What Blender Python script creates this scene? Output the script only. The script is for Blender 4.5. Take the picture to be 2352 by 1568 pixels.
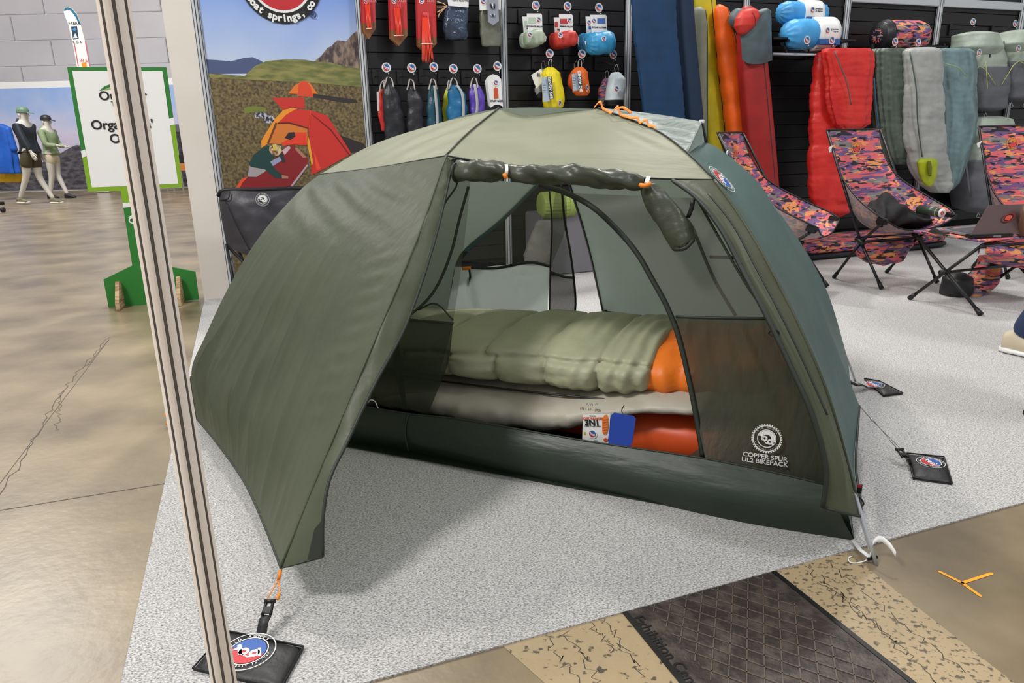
import bpy, bmesh, math, random
from mathutils import Vector, Matrix, noise
random.seed(7)
S = bpy.context.scene
for o in list(bpy.data.objects): bpy.data.objects.remove(o)
COL = S.collection

# ------------------------------------------------------------------ camera
F, CW, CH, CAMZ = 1631.0, 2352, 1568, 1.03
_n = Vector((140.0, 5706.0, F)).normalized()          # world "down" seen in camera axes (x right, y down, z forward)
_up = -_n
_fw = (Vector((0, 0, 1)) - _up * _up.z).normalized()
_rt = _fw.cross(_up)
if _rt.x < 0: _rt = -_rt
RW = Matrix((_rt, _fw, _up))                           # camera axes -> world
CAM = Vector((0, 0, CAMZ))
cd = bpy.data.cameras.new('camera'); cam = bpy.data.objects.new('camera', cd); COL.objects.link(cam)
cd.sensor_width = 36; cd.lens = 36 * F / CW; cd.clip_start = .05; cd.clip_end = 200
X = RW @ Vector((1, 0, 0)); Y = RW @ Vector((0, -1, 0)); Z = RW @ Vector((0, 0, -1))
cam.matrix_world = Matrix(((X.x, Y.x, Z.x, 0), (X.y, Y.y, Z.y, 0), (X.z, Y.z, Z.z, CAMZ), (0, 0, 0, 1)))
S.camera = cam
S.view_settings.view_transform = 'Standard'; S.view_settings.look = 'None'
S.view_settings.exposure = 0.0; S.view_settings.gamma = 1; S.view_settings.use_curve_mapping = False

# ------------------------------------------------------------------ world and hall lamps
w = bpy.data.worlds.new('hall_air'); S.world = w; w.use_nodes = True
w.node_tree.nodes['Background'].inputs[0].default_value = (.96, .97, 1.0, 1)
w.node_tree.nodes['Background'].inputs[1].default_value = .5
def area(loc, tgt, size, power, col=(1, 1, 1)):
    d = bpy.data.lights.new('hall_lamp', 'AREA'); d.shape = 'DISK'; d.size = size; d.energy = power; d.color = col
    o = bpy.data.objects.new('hall_lamp', d); COL.objects.link(o); o.location = loc
    o.rotation_euler = (Vector(tgt) - Vector(loc)).to_track_quat('-Z', 'Y').to_euler()
area((-2.2, 6.6, 6.6), (0, 3, 0), .5, 235, (1, .96, .9))
area((2.6, 7.2, 6.4), (.6, 2.5, 0), .7, 190, (1, .97, .93))
area((-3.6, -.5, 6.0), (0, 3.4, .3), 1.4, 330, (1, .97, .93))
area((3.6, .6, 5.6), (2.4, 5.4, .6), 1.0, 120, (.97, .98, 1))
area((-9, 11, 8), (-8, 14, 0), 3, 800, (1, .98, .95))

# ------------------------------------------------------------------ frames of reference
def ray(x, y): return RW @ Vector((x - 1176, y - 784, F))
def onp(x, y, o, n):
    d = ray(x, y); return CAM + d * ((Vector(o) - CAM).dot(n) / d.dot(n))
def gp(x, y, z=0.0): return onp(x, y, (0, 0, z), Vector((0, 0, 1)))
def at(x, y, d): return onp(x, y, (0, d, 0), Vector((0, 1, 0)))
U = Vector((.9397, .342, 0)); V = Vector((-.342, .9397, 0)); UP = Vector((0, 0, 1))   # booth: along the wall, towards the wall
VW = 5.3
def B(u, v, z=0): return U * u + V * v + UP * z
def wp(x, y, v=VW): return onp(x, y, B(0, v), V)
TT = Vector((.9165, -.40, 0)); TN = Vector((.40, .9165, 0)); TC = Vector((0, 2.7, 0))   # tent: long axis, cross axis
def T(r, s, z): return TC + TT * r + TN * s + UP * z
def tp(x, y, s): return onp(x, y, T(0, s, 0), TN)
FN = (TN - UP * .22).normalized(); BN = (TN + UP * .22).normalized()
def fi(x, y, off=0): return onp(x, y, T(0, -.60 - off, 0), FN)     # front inner wall, leaning in
def bi(x, y, off=0): return onp(x, y, T(0, .60 + off, 0), BN)      # back inner wall

# ------------------------------------------------------------------ materials
def lin(c): return c / 12.92 if c <= .04045 else ((c + .055) / 1.055) ** 2.4
def rgb(r, g, b): return (lin(r / 255), lin(g / 255), lin(b / 255), 1)
def mat(name, c, rough=.6, c2=None, nscale=4, stretch=(1, 1, 1), bump=None, bstretch=(1, 1, 1), trans=0, tcol=None, alpha=1, metal=0, spec=.5, sharp=(.35, .65), emit=0, sheen=0, detail=4):
    m = bpy.data.materials.new(name); m.use_nodes = True; nt = m.node_tree; N = nt.nodes; L = nt.links
    p = N['Principled BSDF']; out = N['Material Output']
    c = rgb(*c); p.inputs['Base Color'].default_value = c
    p.inputs['Roughness'].default_value = rough; p.inputs['Metallic'].default_value = metal
    p.inputs['Specular IOR Level'].default_value = spec
    if sheen: p.inputs['Sheen Weight'].default_value = sheen
    tc = N.new('ShaderNodeTexCoord')
    csock = None
    if c2:
        mp = N.new('ShaderNodeMapping'); mp.inputs['Scale'].default_value = stretch; L.new(tc.outputs['Object'], mp.inputs[0])
        nz = N.new('ShaderNodeTexNoise'); nz.inputs['Scale'].default_value = nscale; nz.inputs['Detail'].default_value = detail; L.new(mp.outputs[0], nz.inputs[0])
        cr = N.new('ShaderNodeValToRGB'); L.new(nz.outputs[0], cr.inputs[0])
        cr.color_ramp.elements[0].position = sharp[0]; cr.color_ramp.elements[1].position = sharp[1]
        cr.color_ramp.elements[0].color = c; cr.color_ramp.elements[1].color = rgb(*c2)
        csock = cr.outputs[0]; L.new(csock, p.inputs['Base Color'])
    if bump:
        mp = N.new('ShaderNodeMapping'); mp.inputs['Scale'].default_value = bstretch; L.new(tc.outputs['Object'], mp.inputs[0])
        nz = N.new('ShaderNodeTexNoise'); nz.inputs['Scale'].default_value = bump[0]; nz.inputs['Detail'].default_value = 4; L.new(mp.outputs[0], nz.inputs[0])
        bp = N.new('ShaderNodeBump'); bp.inputs['Distance'].default_value = bump[1]; bp.inputs['Strength'].default_value = 1; L.new(nz.outputs[0], bp.inputs['Height'])
        L.new(bp.outputs[0], p.inputs['Normal'])
    sh = p.outputs[0]
    if trans:
        t = N.new('ShaderNodeBsdfTranslucent'); mx = N.new('ShaderNodeMixShader'); mx.inputs[0].default_value = trans
        if tcol: t.inputs[0].default_value = rgb(*tcol)
        elif csock: L.new(csock, t.inputs[0])
        else: t.inputs[0].default_value = c
        L.new(sh, mx.inputs[1]); L.new(t.outputs[0], mx.inputs[2]); sh = mx.outputs[0]
    if alpha < 1:
        t = N.new('ShaderNodeBsdfTransparent'); mx = N.new('ShaderNodeMixShader'); mx.inputs[0].default_value = alpha
        L.new(t.outputs[0], mx.inputs[1]); L.new(sh, mx.inputs[2]); sh = mx.outputs[0]
    L.new(sh, out.inputs[0])
    if emit:
        p.inputs['Emission Color'].default_value = c; p.inputs['Emission Strength'].default_value = emit
    return m
def camo_mat(name, mute=0.0, scale=7.0):
    m = bpy.data.materials.new(name); m.use_nodes = True; nt = m.node_tree; N = nt.nodes; L = nt.links
    p = N['Principled BSDF']; p.inputs['Roughness'].default_value = .7
    tc = N.new('ShaderNodeTexCoord')
    def layer(sc, st, seed, stops):
        mp = N.new('ShaderNodeMapping'); mp.inputs['Scale'].default_value = st; mp.inputs['Location'].default_value = (seed, seed * 2, seed * 3); L.new(tc.outputs['Object'], mp.inputs[0])
        nz = N.new('ShaderNodeTexNoise'); nz.inputs['Scale'].default_value = sc; nz.inputs['Detail'].default_value = 1.6; nz.inputs['Distortion'].default_value = .5; L.new(mp.outputs[0], nz.inputs[0])
        cr = N.new('ShaderNodeValToRGB'); cr.color_ramp.interpolation = 'CONSTANT'; L.new(nz.outputs[0], cr.inputs[0])
        e = cr.color_ramp.elements
        e[0].position = 0; e[0].color = stops[0][1]; e[1].position = stops[1][0]; e[1].color = stops[1][1]
        for q, cc in stops[2:]:
            x = e.new(q); x.color = cc
        return cr.outputs[0]
    k = lambda r, g, b: tuple(a * (1 - mute) + b2 * mute for a, b2 in zip(rgb(r, g, b)[:3], rgb(165, 160, 155)[:3])) + (1,)
    co, og, pu, gy, bk = k(216, 100, 104), k(228, 150, 92), k(110, 80, 126), k(126, 120, 116), k(34, 30, 38)
    st = (.8, 1.6, 3.2)
    prev = layer(scale * .8, st, 1.7, [(0, gy), (.47, k(150, 142, 134)), (.53, gy)])
    B0, W1 = (0, 0, 0, 1), (1, 1, 1, 1)
    for sc, sd, th, c_ in ((scale, 5.1, .485, pu), (scale * 1.1, 9.3, .495, co), (scale * 1.3, 13.7, .575, og), (scale * 1.5, 21.9, .60, pu), (scale * 1.9, 31.4, .585, bk)):
        mask = layer(sc, st, sd, [(0, B0), (th, W1)])
        mx = N.new('ShaderNodeMix'); mx.data_type = 'RGBA'; L.new(mask, mx.inputs[0]); L.new(prev, mx.inputs[6]); mx.inputs[7].default_value = c_; prev = mx.outputs[2]
    L.new(mx.outputs[2], p.inputs['Base Color'])
    return m
M = {}
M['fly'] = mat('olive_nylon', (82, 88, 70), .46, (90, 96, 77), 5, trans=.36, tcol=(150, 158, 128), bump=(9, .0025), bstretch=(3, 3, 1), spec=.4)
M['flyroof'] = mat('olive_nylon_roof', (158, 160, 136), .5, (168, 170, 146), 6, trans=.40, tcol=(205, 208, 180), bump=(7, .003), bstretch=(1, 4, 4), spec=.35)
M['teal'] = mat('teal_nylon', (84, 112, 110), .46, (93, 121, 118), 5, trans=.32, tcol=(150, 160, 144), bump=(9, .003), bstretch=(2, 2, 1), spec=.35)
M['visor'] = mat('silver_teal_nylon', (140, 152, 146), .4, (158, 168, 162), 9, trans=.3, bump=(14, .012), bstretch=(1, 4, 1), spec=.5)
M['inner'] = mat('pale_inner_nylon', (178, 194, 186), .5, (190, 204, 197), 6, trans=.5, tcol=(220, 232, 226), bump=(9, .004))
M['tub'] = mat('bathtub_nylon', (42, 52, 43), .42, (47, 57, 48), 5, bump=(5, .004), bstretch=(1, 1, 6), spec=.4)
M['solid'] = mat('inner_solid_nylon', (64, 66, 50), .55, (74, 76, 58), 7, trans=.3, alpha=.9, bump=(10, .003), bstretch=(5, 5, 1))
M['mesh'] = mat('olive_mesh', (92, 98, 80), .8, alpha=.42, spec=.1)
M['darkmesh'] = mat('dark_mesh_pocket', (40, 46, 34), .7, alpha=.82, spec=.2)
M['greymesh'] = mat('grey_mesh', (105, 105, 98), .8, alpha=.5, spec=.1)
M['trim'] = mat('dark_trim_tape', (38, 44, 36), .55)
M['roll'] = mat('rolled_nylon_inside', (70, 74, 60), .36, (56, 60, 48), 8, bump=(12, .003), bstretch=(1, 3, 3), spec=.35)
M['orange'] = mat('orange_webbing', (245, 140, 40), .6)
M['white'] = mat('white_paint', (226, 222, 214), .45)
M['offwhite'] = mat('off_white_panel', (222, 214, 204), .5, (228, 221, 212), 2)
M['alu'] = mat('aluminium', (200, 205, 212), .3, metal=.6)
M['groove'] = mat('groove_grey', (105, 102, 98), .6)
M['black'] = mat('black_plastic', (18, 18, 19), .45)
M['slat'] = mat('black_slatwall', (17, 16, 18), .4, (20, 19, 22), 3)
M['void'] = mat('slat_groove_black', (6, 6, 7), .8)
M['bagblack'] = mat('black_vinyl', (34, 33, 34), .5, (40, 39, 40), 6, bump=(20, .004))
M['camo'] = camo_mat('patterned_fabric'); M['camoback'] = camo_mat('patterned_fabric_reverse', .62, 6)
M['red'] = mat('red_down_fabric', (206, 36, 34), .45, (226, 52, 44), 6, bump=(14, .006), bstretch=(1, 1, 1.4))
M['print_black'] = mat('print_black', (22, 22, 20), .5); M['print_white'] = mat('print_white', (238, 238, 236), .5)
M['print_red'] = mat('print_red', (196, 40, 48), .5); M['print_blue'] = mat('print_blue', (36, 88, 168), .5)
def fab(r, g, b, rough=.5, d=.012, sc=14, k=1.12, **kw): return mat('fabric_%d_%d_%d' % (r, g, b), (r, g, b), rough, (min(255, int(r * k)), min(255, int(g * k)), min(255, int(b * k))), 7, bump=(sc, d * .3), **kw)
def flat(r, g, b, rough=.55): return mat('plain_%d_%d_%d' % (r, g, b), (r, g, b), rough)

# ------------------------------------------------------------------ object helpers
def props(o, label=None, cat=None, group=None, kind=None):
    if label: o['label'] = label
    if cat: o['category'] = cat
    if group: o['group'] = group
    if kind: o['kind'] = kind
    return o
def thing(name, loc, label, cat, group=None, rz=0):
    o = bpy.data.objects.new(name, None); o.empty_display_size = .05; COL.objects.link(o)
    o.matrix_world = Matrix.Translation(Vector(loc)) @ Matrix.Rotation(rz, 4, 'Z')
    return props(o, label, cat, group)
def link(name, me, parent=None, mats=None, smooth=False, local=False):
    o = bpy.data.objects.new(name, me); COL.objects.link(o)
    if mats:
        for m in (mats if isinstance(mats, (list, tuple)) else [mats]): me.materials.append(m)
    if smooth:
        for p in me.polygons: p.use_smooth = True
    if parent:
        o.parent = parent
        if not local: o.matrix_parent_inverse = world_of(parent).inverted()
    return o
def world_of(o):
    m = o.matrix_basis.copy()
    if o.parent: m = world_of(o.parent) @ o.matrix_parent_inverse @ m
    return m
def pydata(name, v, f, m, parent=None, smooth=False, local=False):
    me = bpy.data.meshes.new(name); me.from_pydata([tuple(a) for a in v], [], f); me.update()
    return link(name, me, parent, m, smooth, local)
def bmobj(name, bm, m, parent=None, smooth=False, local=False):
    me = bpy.data.meshes.new(name); bm.normal_update(); bm.to_mesh(me); bm.free()
    return link(name, me, parent, m, smooth, local)
def copy_tree(o, d, parent=None):
    c = o.copy(); COL.objects.link(c)
    if parent: c.parent = parent
    else: c.location = Vector(o.location) + Vector(d)
    for ch in [k for k in bpy.data.objects if k.parent == o]: copy_tree(ch, d, c)
    return c
def box_bm(bm, c, ax, ay, az):
    """box about centre c with half-extent vectors ax, ay, az"""
    c, ax, ay, az = map(Vector, (c, ax, ay, az)); vs = []
    for sx in (-1, 1):
        for sy in (-1, 1):
            for sz in (-1, 1): vs.append(bm.verts.new(c + ax * sx + ay * sy + az * sz))
    for f in ((0, 1, 3, 2), (4, 6, 7, 5), (0, 4, 5, 1), (2, 3, 7, 6), (0, 2, 6, 4), (1, 5, 7, 3)): bm.faces.new([vs[i] for i in f])
def box(name, c, ax, ay, az, m, parent=None, bevel=0, local=False):
    bm = bmesh.new(); box_bm(bm, c, ax, ay, az)
    bmesh.ops.recalc_face_normals(bm, faces=bm.faces)
    if bevel: bmesh.ops.bevel(bm, geom=bm.edges[:], offset=bevel, segments=2, affect='EDGES')
    return bmobj(name, bm, m, parent, False, local)
def cr(pts, n, closed=False):
    """Catmull-Rom resample of points (Vectors) into n+1 samples by chord parameter"""
    P = [Vector(p) for p in pts]
    if len(P) == 2: return [P[0].lerp(P[1], i / n) for i in range(n + 1)]
    d = [0]
    for a, b in zip(P, P[1:]): d.append(d[-1] + max((b - a).length, 1e-6))
    out = []
    for i in range(n + 1):
        t = d[-1] * i / n; k = 0
        while k < len(P) - 2 and d[k + 1] < t: k += 1
        u = (t - d[k]) / (d[k + 1] - d[k])
        p1, p2 = P[k], P[k + 1]; h = d[k + 1] - d[k]
        m1 = (p2 - P[k - 1]) / (d[k + 1] - d[k - 1]) * h if k > 0 else (p2 - p1)
        m2 = (P[k + 2] - p1) / (d[k + 2] - d[k]) * h if k + 2 < len(P) else (p2 - p1)
        u2, u3 = u * u, u * u * u
        out.append(p1 * (2 * u3 - 3 * u2 + 1) + m1 * (u3 - 2 * u2 + u) + p2 * (-2 * u3 + 3 * u2) + m2 * (u3 - u2))
    return out
def tube_bm(bm, pts, r, n=8, smooth_n=0, rb=None):
    P = cr(pts, smooth_n) if smooth_n else [Vector(p) for p in pts]
    rings = []; prev = None
    for i, p in enumerate(P):
        t = (P[min(i + 1, len(P) - 1)] - P[max(i - 1, 0)]).normalized()
        a = prev if prev is not None and abs(prev.dot(t)) < .95 else (Vector((0, 0, 1)) if abs(t.z) < .9 else Vector((1, 0, 0)))
        x = (a - t * a.dot(t)).normalized(); y = t.cross(x); prev = x
        rr = r if rb is None else r + (rb - r) * i / (len(P) - 1)
        rings.append([bm.verts.new(p + x * rr * math.cos(2 * math.pi * k / n) + y * rr * math.sin(2 * math.pi * k / n)) for k in range(n)])
    for a, b in zip(rings, rings[1:]):
        for k in range(n): bm.faces.new((a[k], a[(k + 1) % n], b[(k + 1) % n], b[k]))
    bm.faces.new(rings[0][::-1]); bm.faces.new(rings[-1])
def tube(name, pts, r, m, parent=None, n=8, sn=0, rb=None, local=False):
    bm = bmesh.new(); tube_bm(bm, pts, r, n, sn, rb); return bmobj(name, bm, m, parent, True, local)
def ribbon(name, pts, wv, m, parent=None, sn=0, th=.0015):
    """flat strap along pts with half width vector wv"""
    P = cr(pts, sn) if sn else [Vector(p) for p in pts]; wv = Vector(wv)
    v = []; f = []
    for p in P: v += [p - wv, p + wv]
    for i in range(len(P) - 1): f.append((2 * i, 2 * i + 1, 2 * i + 3, 2 * i + 2))
    o = pydata(name, v, f, m, parent, True); s = o.modifiers.new('s', 'SOLIDIFY'); s.thickness = th; return o
def poly(name, pts, m, parent=None, th=0, n=None):
    """flat polygon; th extrudes it along -normal n"""
    bm = bmesh.new(); vs = [bm.verts.new(Vector(p)) for p in pts]; f = bm.faces.new(vs); f.normal_update()
    if th:
        d = (Vector(n) if n else f.normal) * th
        r = bmesh.ops.extrude_face_region(bm, geom=[f]); bmesh.ops.translate(bm, vec=d, verts=[g for g in r['geom'] if isinstance(g, bmesh.types.BMVert)])
        bmesh.ops.recalc_face_normals(bm, faces=bm.faces)
    bmesh.ops.triangulate(bm, faces=[f for f in bm.faces if len(f.verts) > 4])
    return bmobj(name, bm, m, parent)
def coons(name, top, bot, left, right, m, parent=None, nu=40, nv=40, disp=None, sag=0):
    """fabric panel between four edge curves (top/bot run left to right, left/right run top to bottom)"""
    a, b, c, d = cr(top, nu), cr(bot, nu), cr(left, nv), cr(right, nv)
    v = []; f = []
    for j in range(nv + 1):
        t = j / nv
        for i in range(nu + 1):
            s = i / nu
            p = a[i] * (1 - t) + b[i] * t + c[j] * (1 - s) + d[j] * s - (a[0] * (1 - s) * (1 - t) + a[-1] * s * (1 - t) + b[0] * (1 - s) * t + b[-1] * s * t)
            v.append(p)
    nn = (a[-1] - b[0]).cross(b[-1] - a[0]).normalized()
    if nn.dot(CAM - v[len(v) // 2]) < 0: nn = -nn
    for j in range(nv + 1):
        for i in range(nu + 1):
            s, t = i / nu, j / nv; e = min(1, 8 * min(s, 1 - s)) * min(1, 8 * min(t, 1 - t))
            q = sag * 16 * s * (1 - s) * t * (1 - t)
            if disp: q += disp(s, t, v[j * (nu + 1) + i]) * e
            v[j * (nu + 1) + i] = v[j * (nu + 1) + i] + nn * q
    for j in range(nv):
        for i in range(nu): k = j * (nu + 1) + i; f.append((k, k + 1, k + nu + 2, k + nu + 1))
    return pydata(name, v, f, m, parent, True)
def loft(name, secs, m, parent=None, n=24, rings=24, disp=None, ex=2.0, local=False, cap=True):
    """secs: (centre, half-width vector, half-depth vector); superellipse rings, displaced outward by disp(angle, t, p)"""
    C = cr([s[0] for s in secs], rings)
    # resample the half vectors with the same chord parameter
    d = [0]
    for a, b in zip(secs, secs[1:]): d.append(d[-1] + max((Vector(b[0]) - Vector(a[0])).length, 1e-6))
    v = []; f = []
    for i in range(rings + 1):
        t = d[-1] * i / rings; k = 0
        while k < len(secs) - 2 and d[k + 1] < t: k += 1
        u = (t - d[k]) / (d[k + 1] - d[k]); u = min(max(u, 0), 1)
        wv = Vector(secs[k][1]).lerp(Vector(secs[k + 1][1]), u); dv = Vector(secs[k][2]).lerp(Vector(secs[k + 1][2]), u)
        for j in range(n):
            an = 2 * math.pi * j / n; c, s = math.cos(an), math.sin(an)
            q = wv * math.copysign(abs(c) ** (2 / ex), c) + dv * math.copysign(abs(s) ** (2 / ex), s)
            p = C[i] + q
            if disp: p = p + q.normalized() * disp(an, i / rings, p)
            v.append(p)
    for i in range(rings):
        for j in range(n): f.append((i * n + j, i * n + (j + 1) % n, (i + 1) * n + (j + 1) % n, (i + 1) * n + j))
    if cap: f.append(tuple(range(n))[::-1]); f.append(tuple(rings * n + j for j in range(n)))
    o = pydata(name, v, f, m, parent, True, local)
    bm = bmesh.new(); bm.from_mesh(o.data); bmesh.ops.recalc_face_normals(bm, faces=bm.faces); bm.to_mesh(o.data); bm.free()
    return o
def nz(p, s, seed=0): return noise.noise(Vector(p) * s + Vector((seed, seed * 1.7, seed * .3)))
def crumple(amp, s=14, seed=0): return lambda a, t, p: amp * nz(p, s, seed) + amp * .5 * abs(nz(p, s * 2.3, seed + 5))
_font = {}
def text(name, s, size, origin, xa, ya, m, parent=None, bold=0, align='CENTER', depth=.0004, shear=0, spacing=1.0):
    """lettering lying on the plane (xa right, ya up) with its origin there"""
    cu = bpy.data.curves.new(name, 'FONT'); cu.body = s; cu.size = size; cu.align_x = align; cu.align_y = 'CENTER'
    cu.extrude = depth; cu.offset = bold; cu.shear = shear; cu.space_character = spacing; cu.resolution_u = 4; cu.fill_mode = 'BOTH'
    tmp = bpy.data.objects.new('tmp', cu)
    me = bpy.data.meshes.new_from_object(tmp); bpy.data.objects.remove(tmp); bpy.data.curves.remove(cu); me.name = name
    xa = Vector(xa).normalized(); ya = Vector(ya); ya = (ya - xa * ya.dot(xa)).normalized(); z = xa.cross(ya)
    me.transform(Matrix(((xa.x, ya.x, z.x, origin[0]), (xa.y, ya.y, z.y, origin[1]), (xa.z, ya.z, z.z, origin[2]), (0, 0, 0, 1))))
    me.materials.clear()
    return link(name, me, parent, m)
def disc(bm, c, xa, ya, r, mi=0, n=24, r0=0, a0=0, a1=360, ey=1.0):
    """disc or ring sector in plane xa, ya"""
    c, xa, ya = Vector(c), Vector(xa).normalized(), Vector(ya).normalized(); st = []
    for i in range(n + 1):
        a = math.radians(a0 + (a1 - a0) * i / n); st.append(xa * math.cos(a) + ya * math.sin(a) * ey)
    if r0 > 0:
        o = [bm.verts.new(c + d * r) for d in st]; q = [bm.verts.new(c + d * r0) for d in st]
        for i in range(n): f = bm.faces.new((o[i], o[i + 1], q[i + 1], q[i])); f.material_index = mi
    else:
        k = bm.verts.new(c); o = [bm.verts.new(c + d * r) for d in st]
        for i in range(n): f = bm.faces.new((k, o[i], o[i + 1])); f.material_index = mi
EMB = None
def emblem(name, c, xa, ya, r, parent, style='colour', teeth=0):
    """round mountain-and-letters emblem: ring, two-tone centre, rough letter shapes"""
    c, xa = Vector(c), Vector(xa).normalized(); ya = Vector(ya); ya = (ya - xa * ya.dot(xa)).normalized(); z = xa.cross(ya)
    bm = bmesh.new(); e = .0006
    ms = {'colour': [M['print_white'], M['print_blue'], M['print_red'], M['print_white'], M['print_black']],
          'white': [M['print_white'], M['print_ghost'], M['print_ghost'], M['print_white'], M['print_ghost']],
          'dark': [M['print_white'], M['print_blue'], M['print_red'], M['print_white'], M['print_white']],
          'orange': [M['orange'], M['camo'], M['camo'], M['orange'], M['camo']]}[style]
    if style == 'colour': disc(bm, c + z * e, xa, ya, r, 0, 32)
    elif style == 'dark': disc(bm, c + z * e, xa, ya, r, 3, 48, r * .965)
    else: disc(bm, c + z * e, xa, ya, r * .93, 3, 48, r * .90)
    if teeth:
        for k in range(teeth): disc(bm, c + z * e, xa, ya, r * 1.06, 0, 1, r * .95, k * 360 / teeth, (k + .55) * 360 / teeth)
        disc(bm, c + z * e, xa, ya, r * .97, 0, 48, r * .92)
    if style in ('colour', 'dark'):
        disc(bm, c + z * 2 * e, xa, ya, r * .66, 1, 24, 0, -30, 150); disc(bm, c + z * 2 * e, xa, ya, r * .66, 2, 24, 0, 150, 330)
        disc(bm, c + z * 2 * e, xa, ya, r * .74, 4, 32, r * .70)
    else:
        disc(bm, c + z * e, xa, ya, r * .66, 3, 32, r * .60)
        disc(bm, c + z * e, xa, ya, r * .58, 0, 16, .3 * r, -20, 160)
    # letter shapes b and a with a ridge line
    def P(x, y): return bm.verts.new(c + z * 3 * e + xa * x * r + ya * y * r)
    def F_(pts):
        f = bm.faces.new([P(*q) for q in pts]); f.material_index = 3
    F_([(-.42, .42), (-.28, .46), (-.20, -.12), (-.34, -.14)]); disc(bm, c + z * 3 * e + (xa * -.14 + ya * .0) * r, xa, ya, r * .2, 3, 14, r * .08)
    F_([(.34, .06), (.46, .04), (.50, -.42), (.38, -.42)]); disc(bm, c + z * 3 * e + (xa * .24 + ya * -.2) * r, xa, ya, r * .2, 3, 14, r * .08)
    F_([(-.60, .16), (-.42, .30), (-.36, .14)]); F_([(-.36, .0), (0, -.28), (.28, -.42), (-.02, -.36)])
    o = bmobj(name, bm, ms, parent)
    if r > .025:
        arc_text('ring_lettering', 'BIG AGNES', c + z * 2 * e, xa, ya, r * .81, 150, 30, r * .17, ms[4] if style == 'colour' else M['print_white'], parent)
        arc_text('ring_lettering', 'steamboat springs', c + z * 2 * e, xa, ya, r * .80, 200, 340, r * .13, ms[4] if style == 'colour' else M['print_white'], parent, True)
    return o
def arc_text(name, s, c, xa, ya, r, a0, a1, size, m, parent, bottom=False, bold=0):
    """letters set round an arc, joined into one mesh"""
    bm = bmesh.new(); zz = xa.cross(ya)
    for i, chx in enumerate(s):
        if chx == ' ': continue
        a = math.radians(a0 + (a1 - a0) * (i + .5) / len(s)); dr = xa * math.cos(a) + ya * math.sin(a)
        tx = (dr.cross(zz) if not bottom else zz.cross(dr)).normalized(); ty = dr if not bottom else -dr
        me = text('tmp', chx, size, c + dr * r, tx, ty, m, None, bold)
        bm.from_mesh(me.data); d = me.data; bpy.data.objects.remove(me); bpy.data.meshes.remove(d)
    return bmobj(name, bm, m, parent)
M['print_ghost'] = mat('print_ghost', (60, 60, 62), .6)

# ================================================================== SETTING
M['concrete'] = mat('sealed_concrete', (108, 95, 74), .3, (160, 143, 114), 2.2, bump=(30, .0008), spec=.5, sharp=(.3, .7), detail=8)
M['halln'] = mat('hall_concrete', (160, 148, 134), .28, (186, 172, 156), .9, stretch=(1, 3, 1), spec=.6, sharp=(.3, .7), detail=6)
def carpet_mat():
    m = bpy.data.materials.new('heather_carpet'); m.use_nodes = True; N = m.node_tree.nodes; L = m.node_tree.links
    p = N['Principled BSDF']; p.inputs['Roughness'].default_value = .95; p.inputs['Specular IOR Level'].default_value = .1
    tc = N.new('ShaderNodeTexCoord'); mp = N.new('ShaderNodeMapping'); mp.inputs['Rotation'].default_value = (0, 0, -.35); mp.inputs['Scale'].default_value = (1, 2.0, 1)
    L.new(tc.outputs['Object'], mp.inputs[0])
    n1 = N.new('ShaderNodeTexNoise'); n1.inputs['Scale'].default_value = 175; n1.inputs['Detail'].default_value = 5; n1.inputs['Roughness'].default_value = .7; L.new(mp.outputs[0], n1.inputs[0])
    r = N.new('ShaderNodeValToRGB'); e = r.color_ramp.elements; e[0].position = .36; e[0].color = rgb(112, 111, 112); e[1].position = .58; e[1].color = rgb(226, 224, 221); L.new(n1.outputs[0], r.inputs[0])
    L.new(r.outputs[0], p.inputs['Base Color'])
    b = N.new('ShaderNodeBump'); b.inputs['Distance'].default_value = .003; L.new(n1.outputs[0], b.inputs['Height']); L.new(b.outputs[0], p.inputs['Normal'])
    return m
M['carpet'] = carpet_mat()
def slab(name, pts, z0, z1, m, parent=None):
    """horizontal slab over ground points"""
    o = poly(name, [(p[0], p[1], z0) for p in pts], m, parent, z1 - z0, (0, 0, 1)); return o
fl = slab('floor', [(-26, -4), (16, -4), (16, 30), (-26, 30)], -.06, 0, M['concrete']); props(fl, 'tan and grey sealed concrete hall floor', None, None, 'structure')
ca = slab('grey_carpet', [B(-.345, 1.2), B(8.4, 1.2), B(8.4, 5.28), B(-.345, 5.28)], .0005, .005, M['carpet'])
props(ca, 'light heather grey carpet laid over the stand floor under the tent', 'carpet')
# cracked and painted concrete beside the duct, floor joints
M['worn'] = mat('worn_floor_paint', (80, 72, 60), .55, (166, 146, 112), 46, sharp=(.36, .41), detail=9, bump=(30, .003))
M['worn2'] = mat('worn_floor_paint_fine', (92, 82, 66), .55, (168, 148, 114), 80, sharp=(.38, .45), detail=10, bump=(40, .002))
wl = slab('worn_paint_strip', [gp(1140, 1470), gp(1432, 1394), gp(1600, 1600), gp(1330, 1640)], .0002, .0012, M['worn'], fl)
wr = slab('worn_paint_strip', [gp(1772, 1309), gp(1940, 1264), gp(2420, 1640), gp(2190, 1640)], .0002, .0012, M['worn2'], fl)
M['line'] = flat(70, 60, 48)
for a, b, ww in (((0, 1172), (392, 1108), .002), ((0, 1110), (250, 780), .0012), ((250, 780), (200, 840), .001)):
    p, q = gp(*a), gp(*b); d = (q - p).normalized().cross(UP) * ww
    slab('floor_joint', [p - d, q - d, q + d, p + d], .0002, .0008, M['line'], fl)
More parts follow.
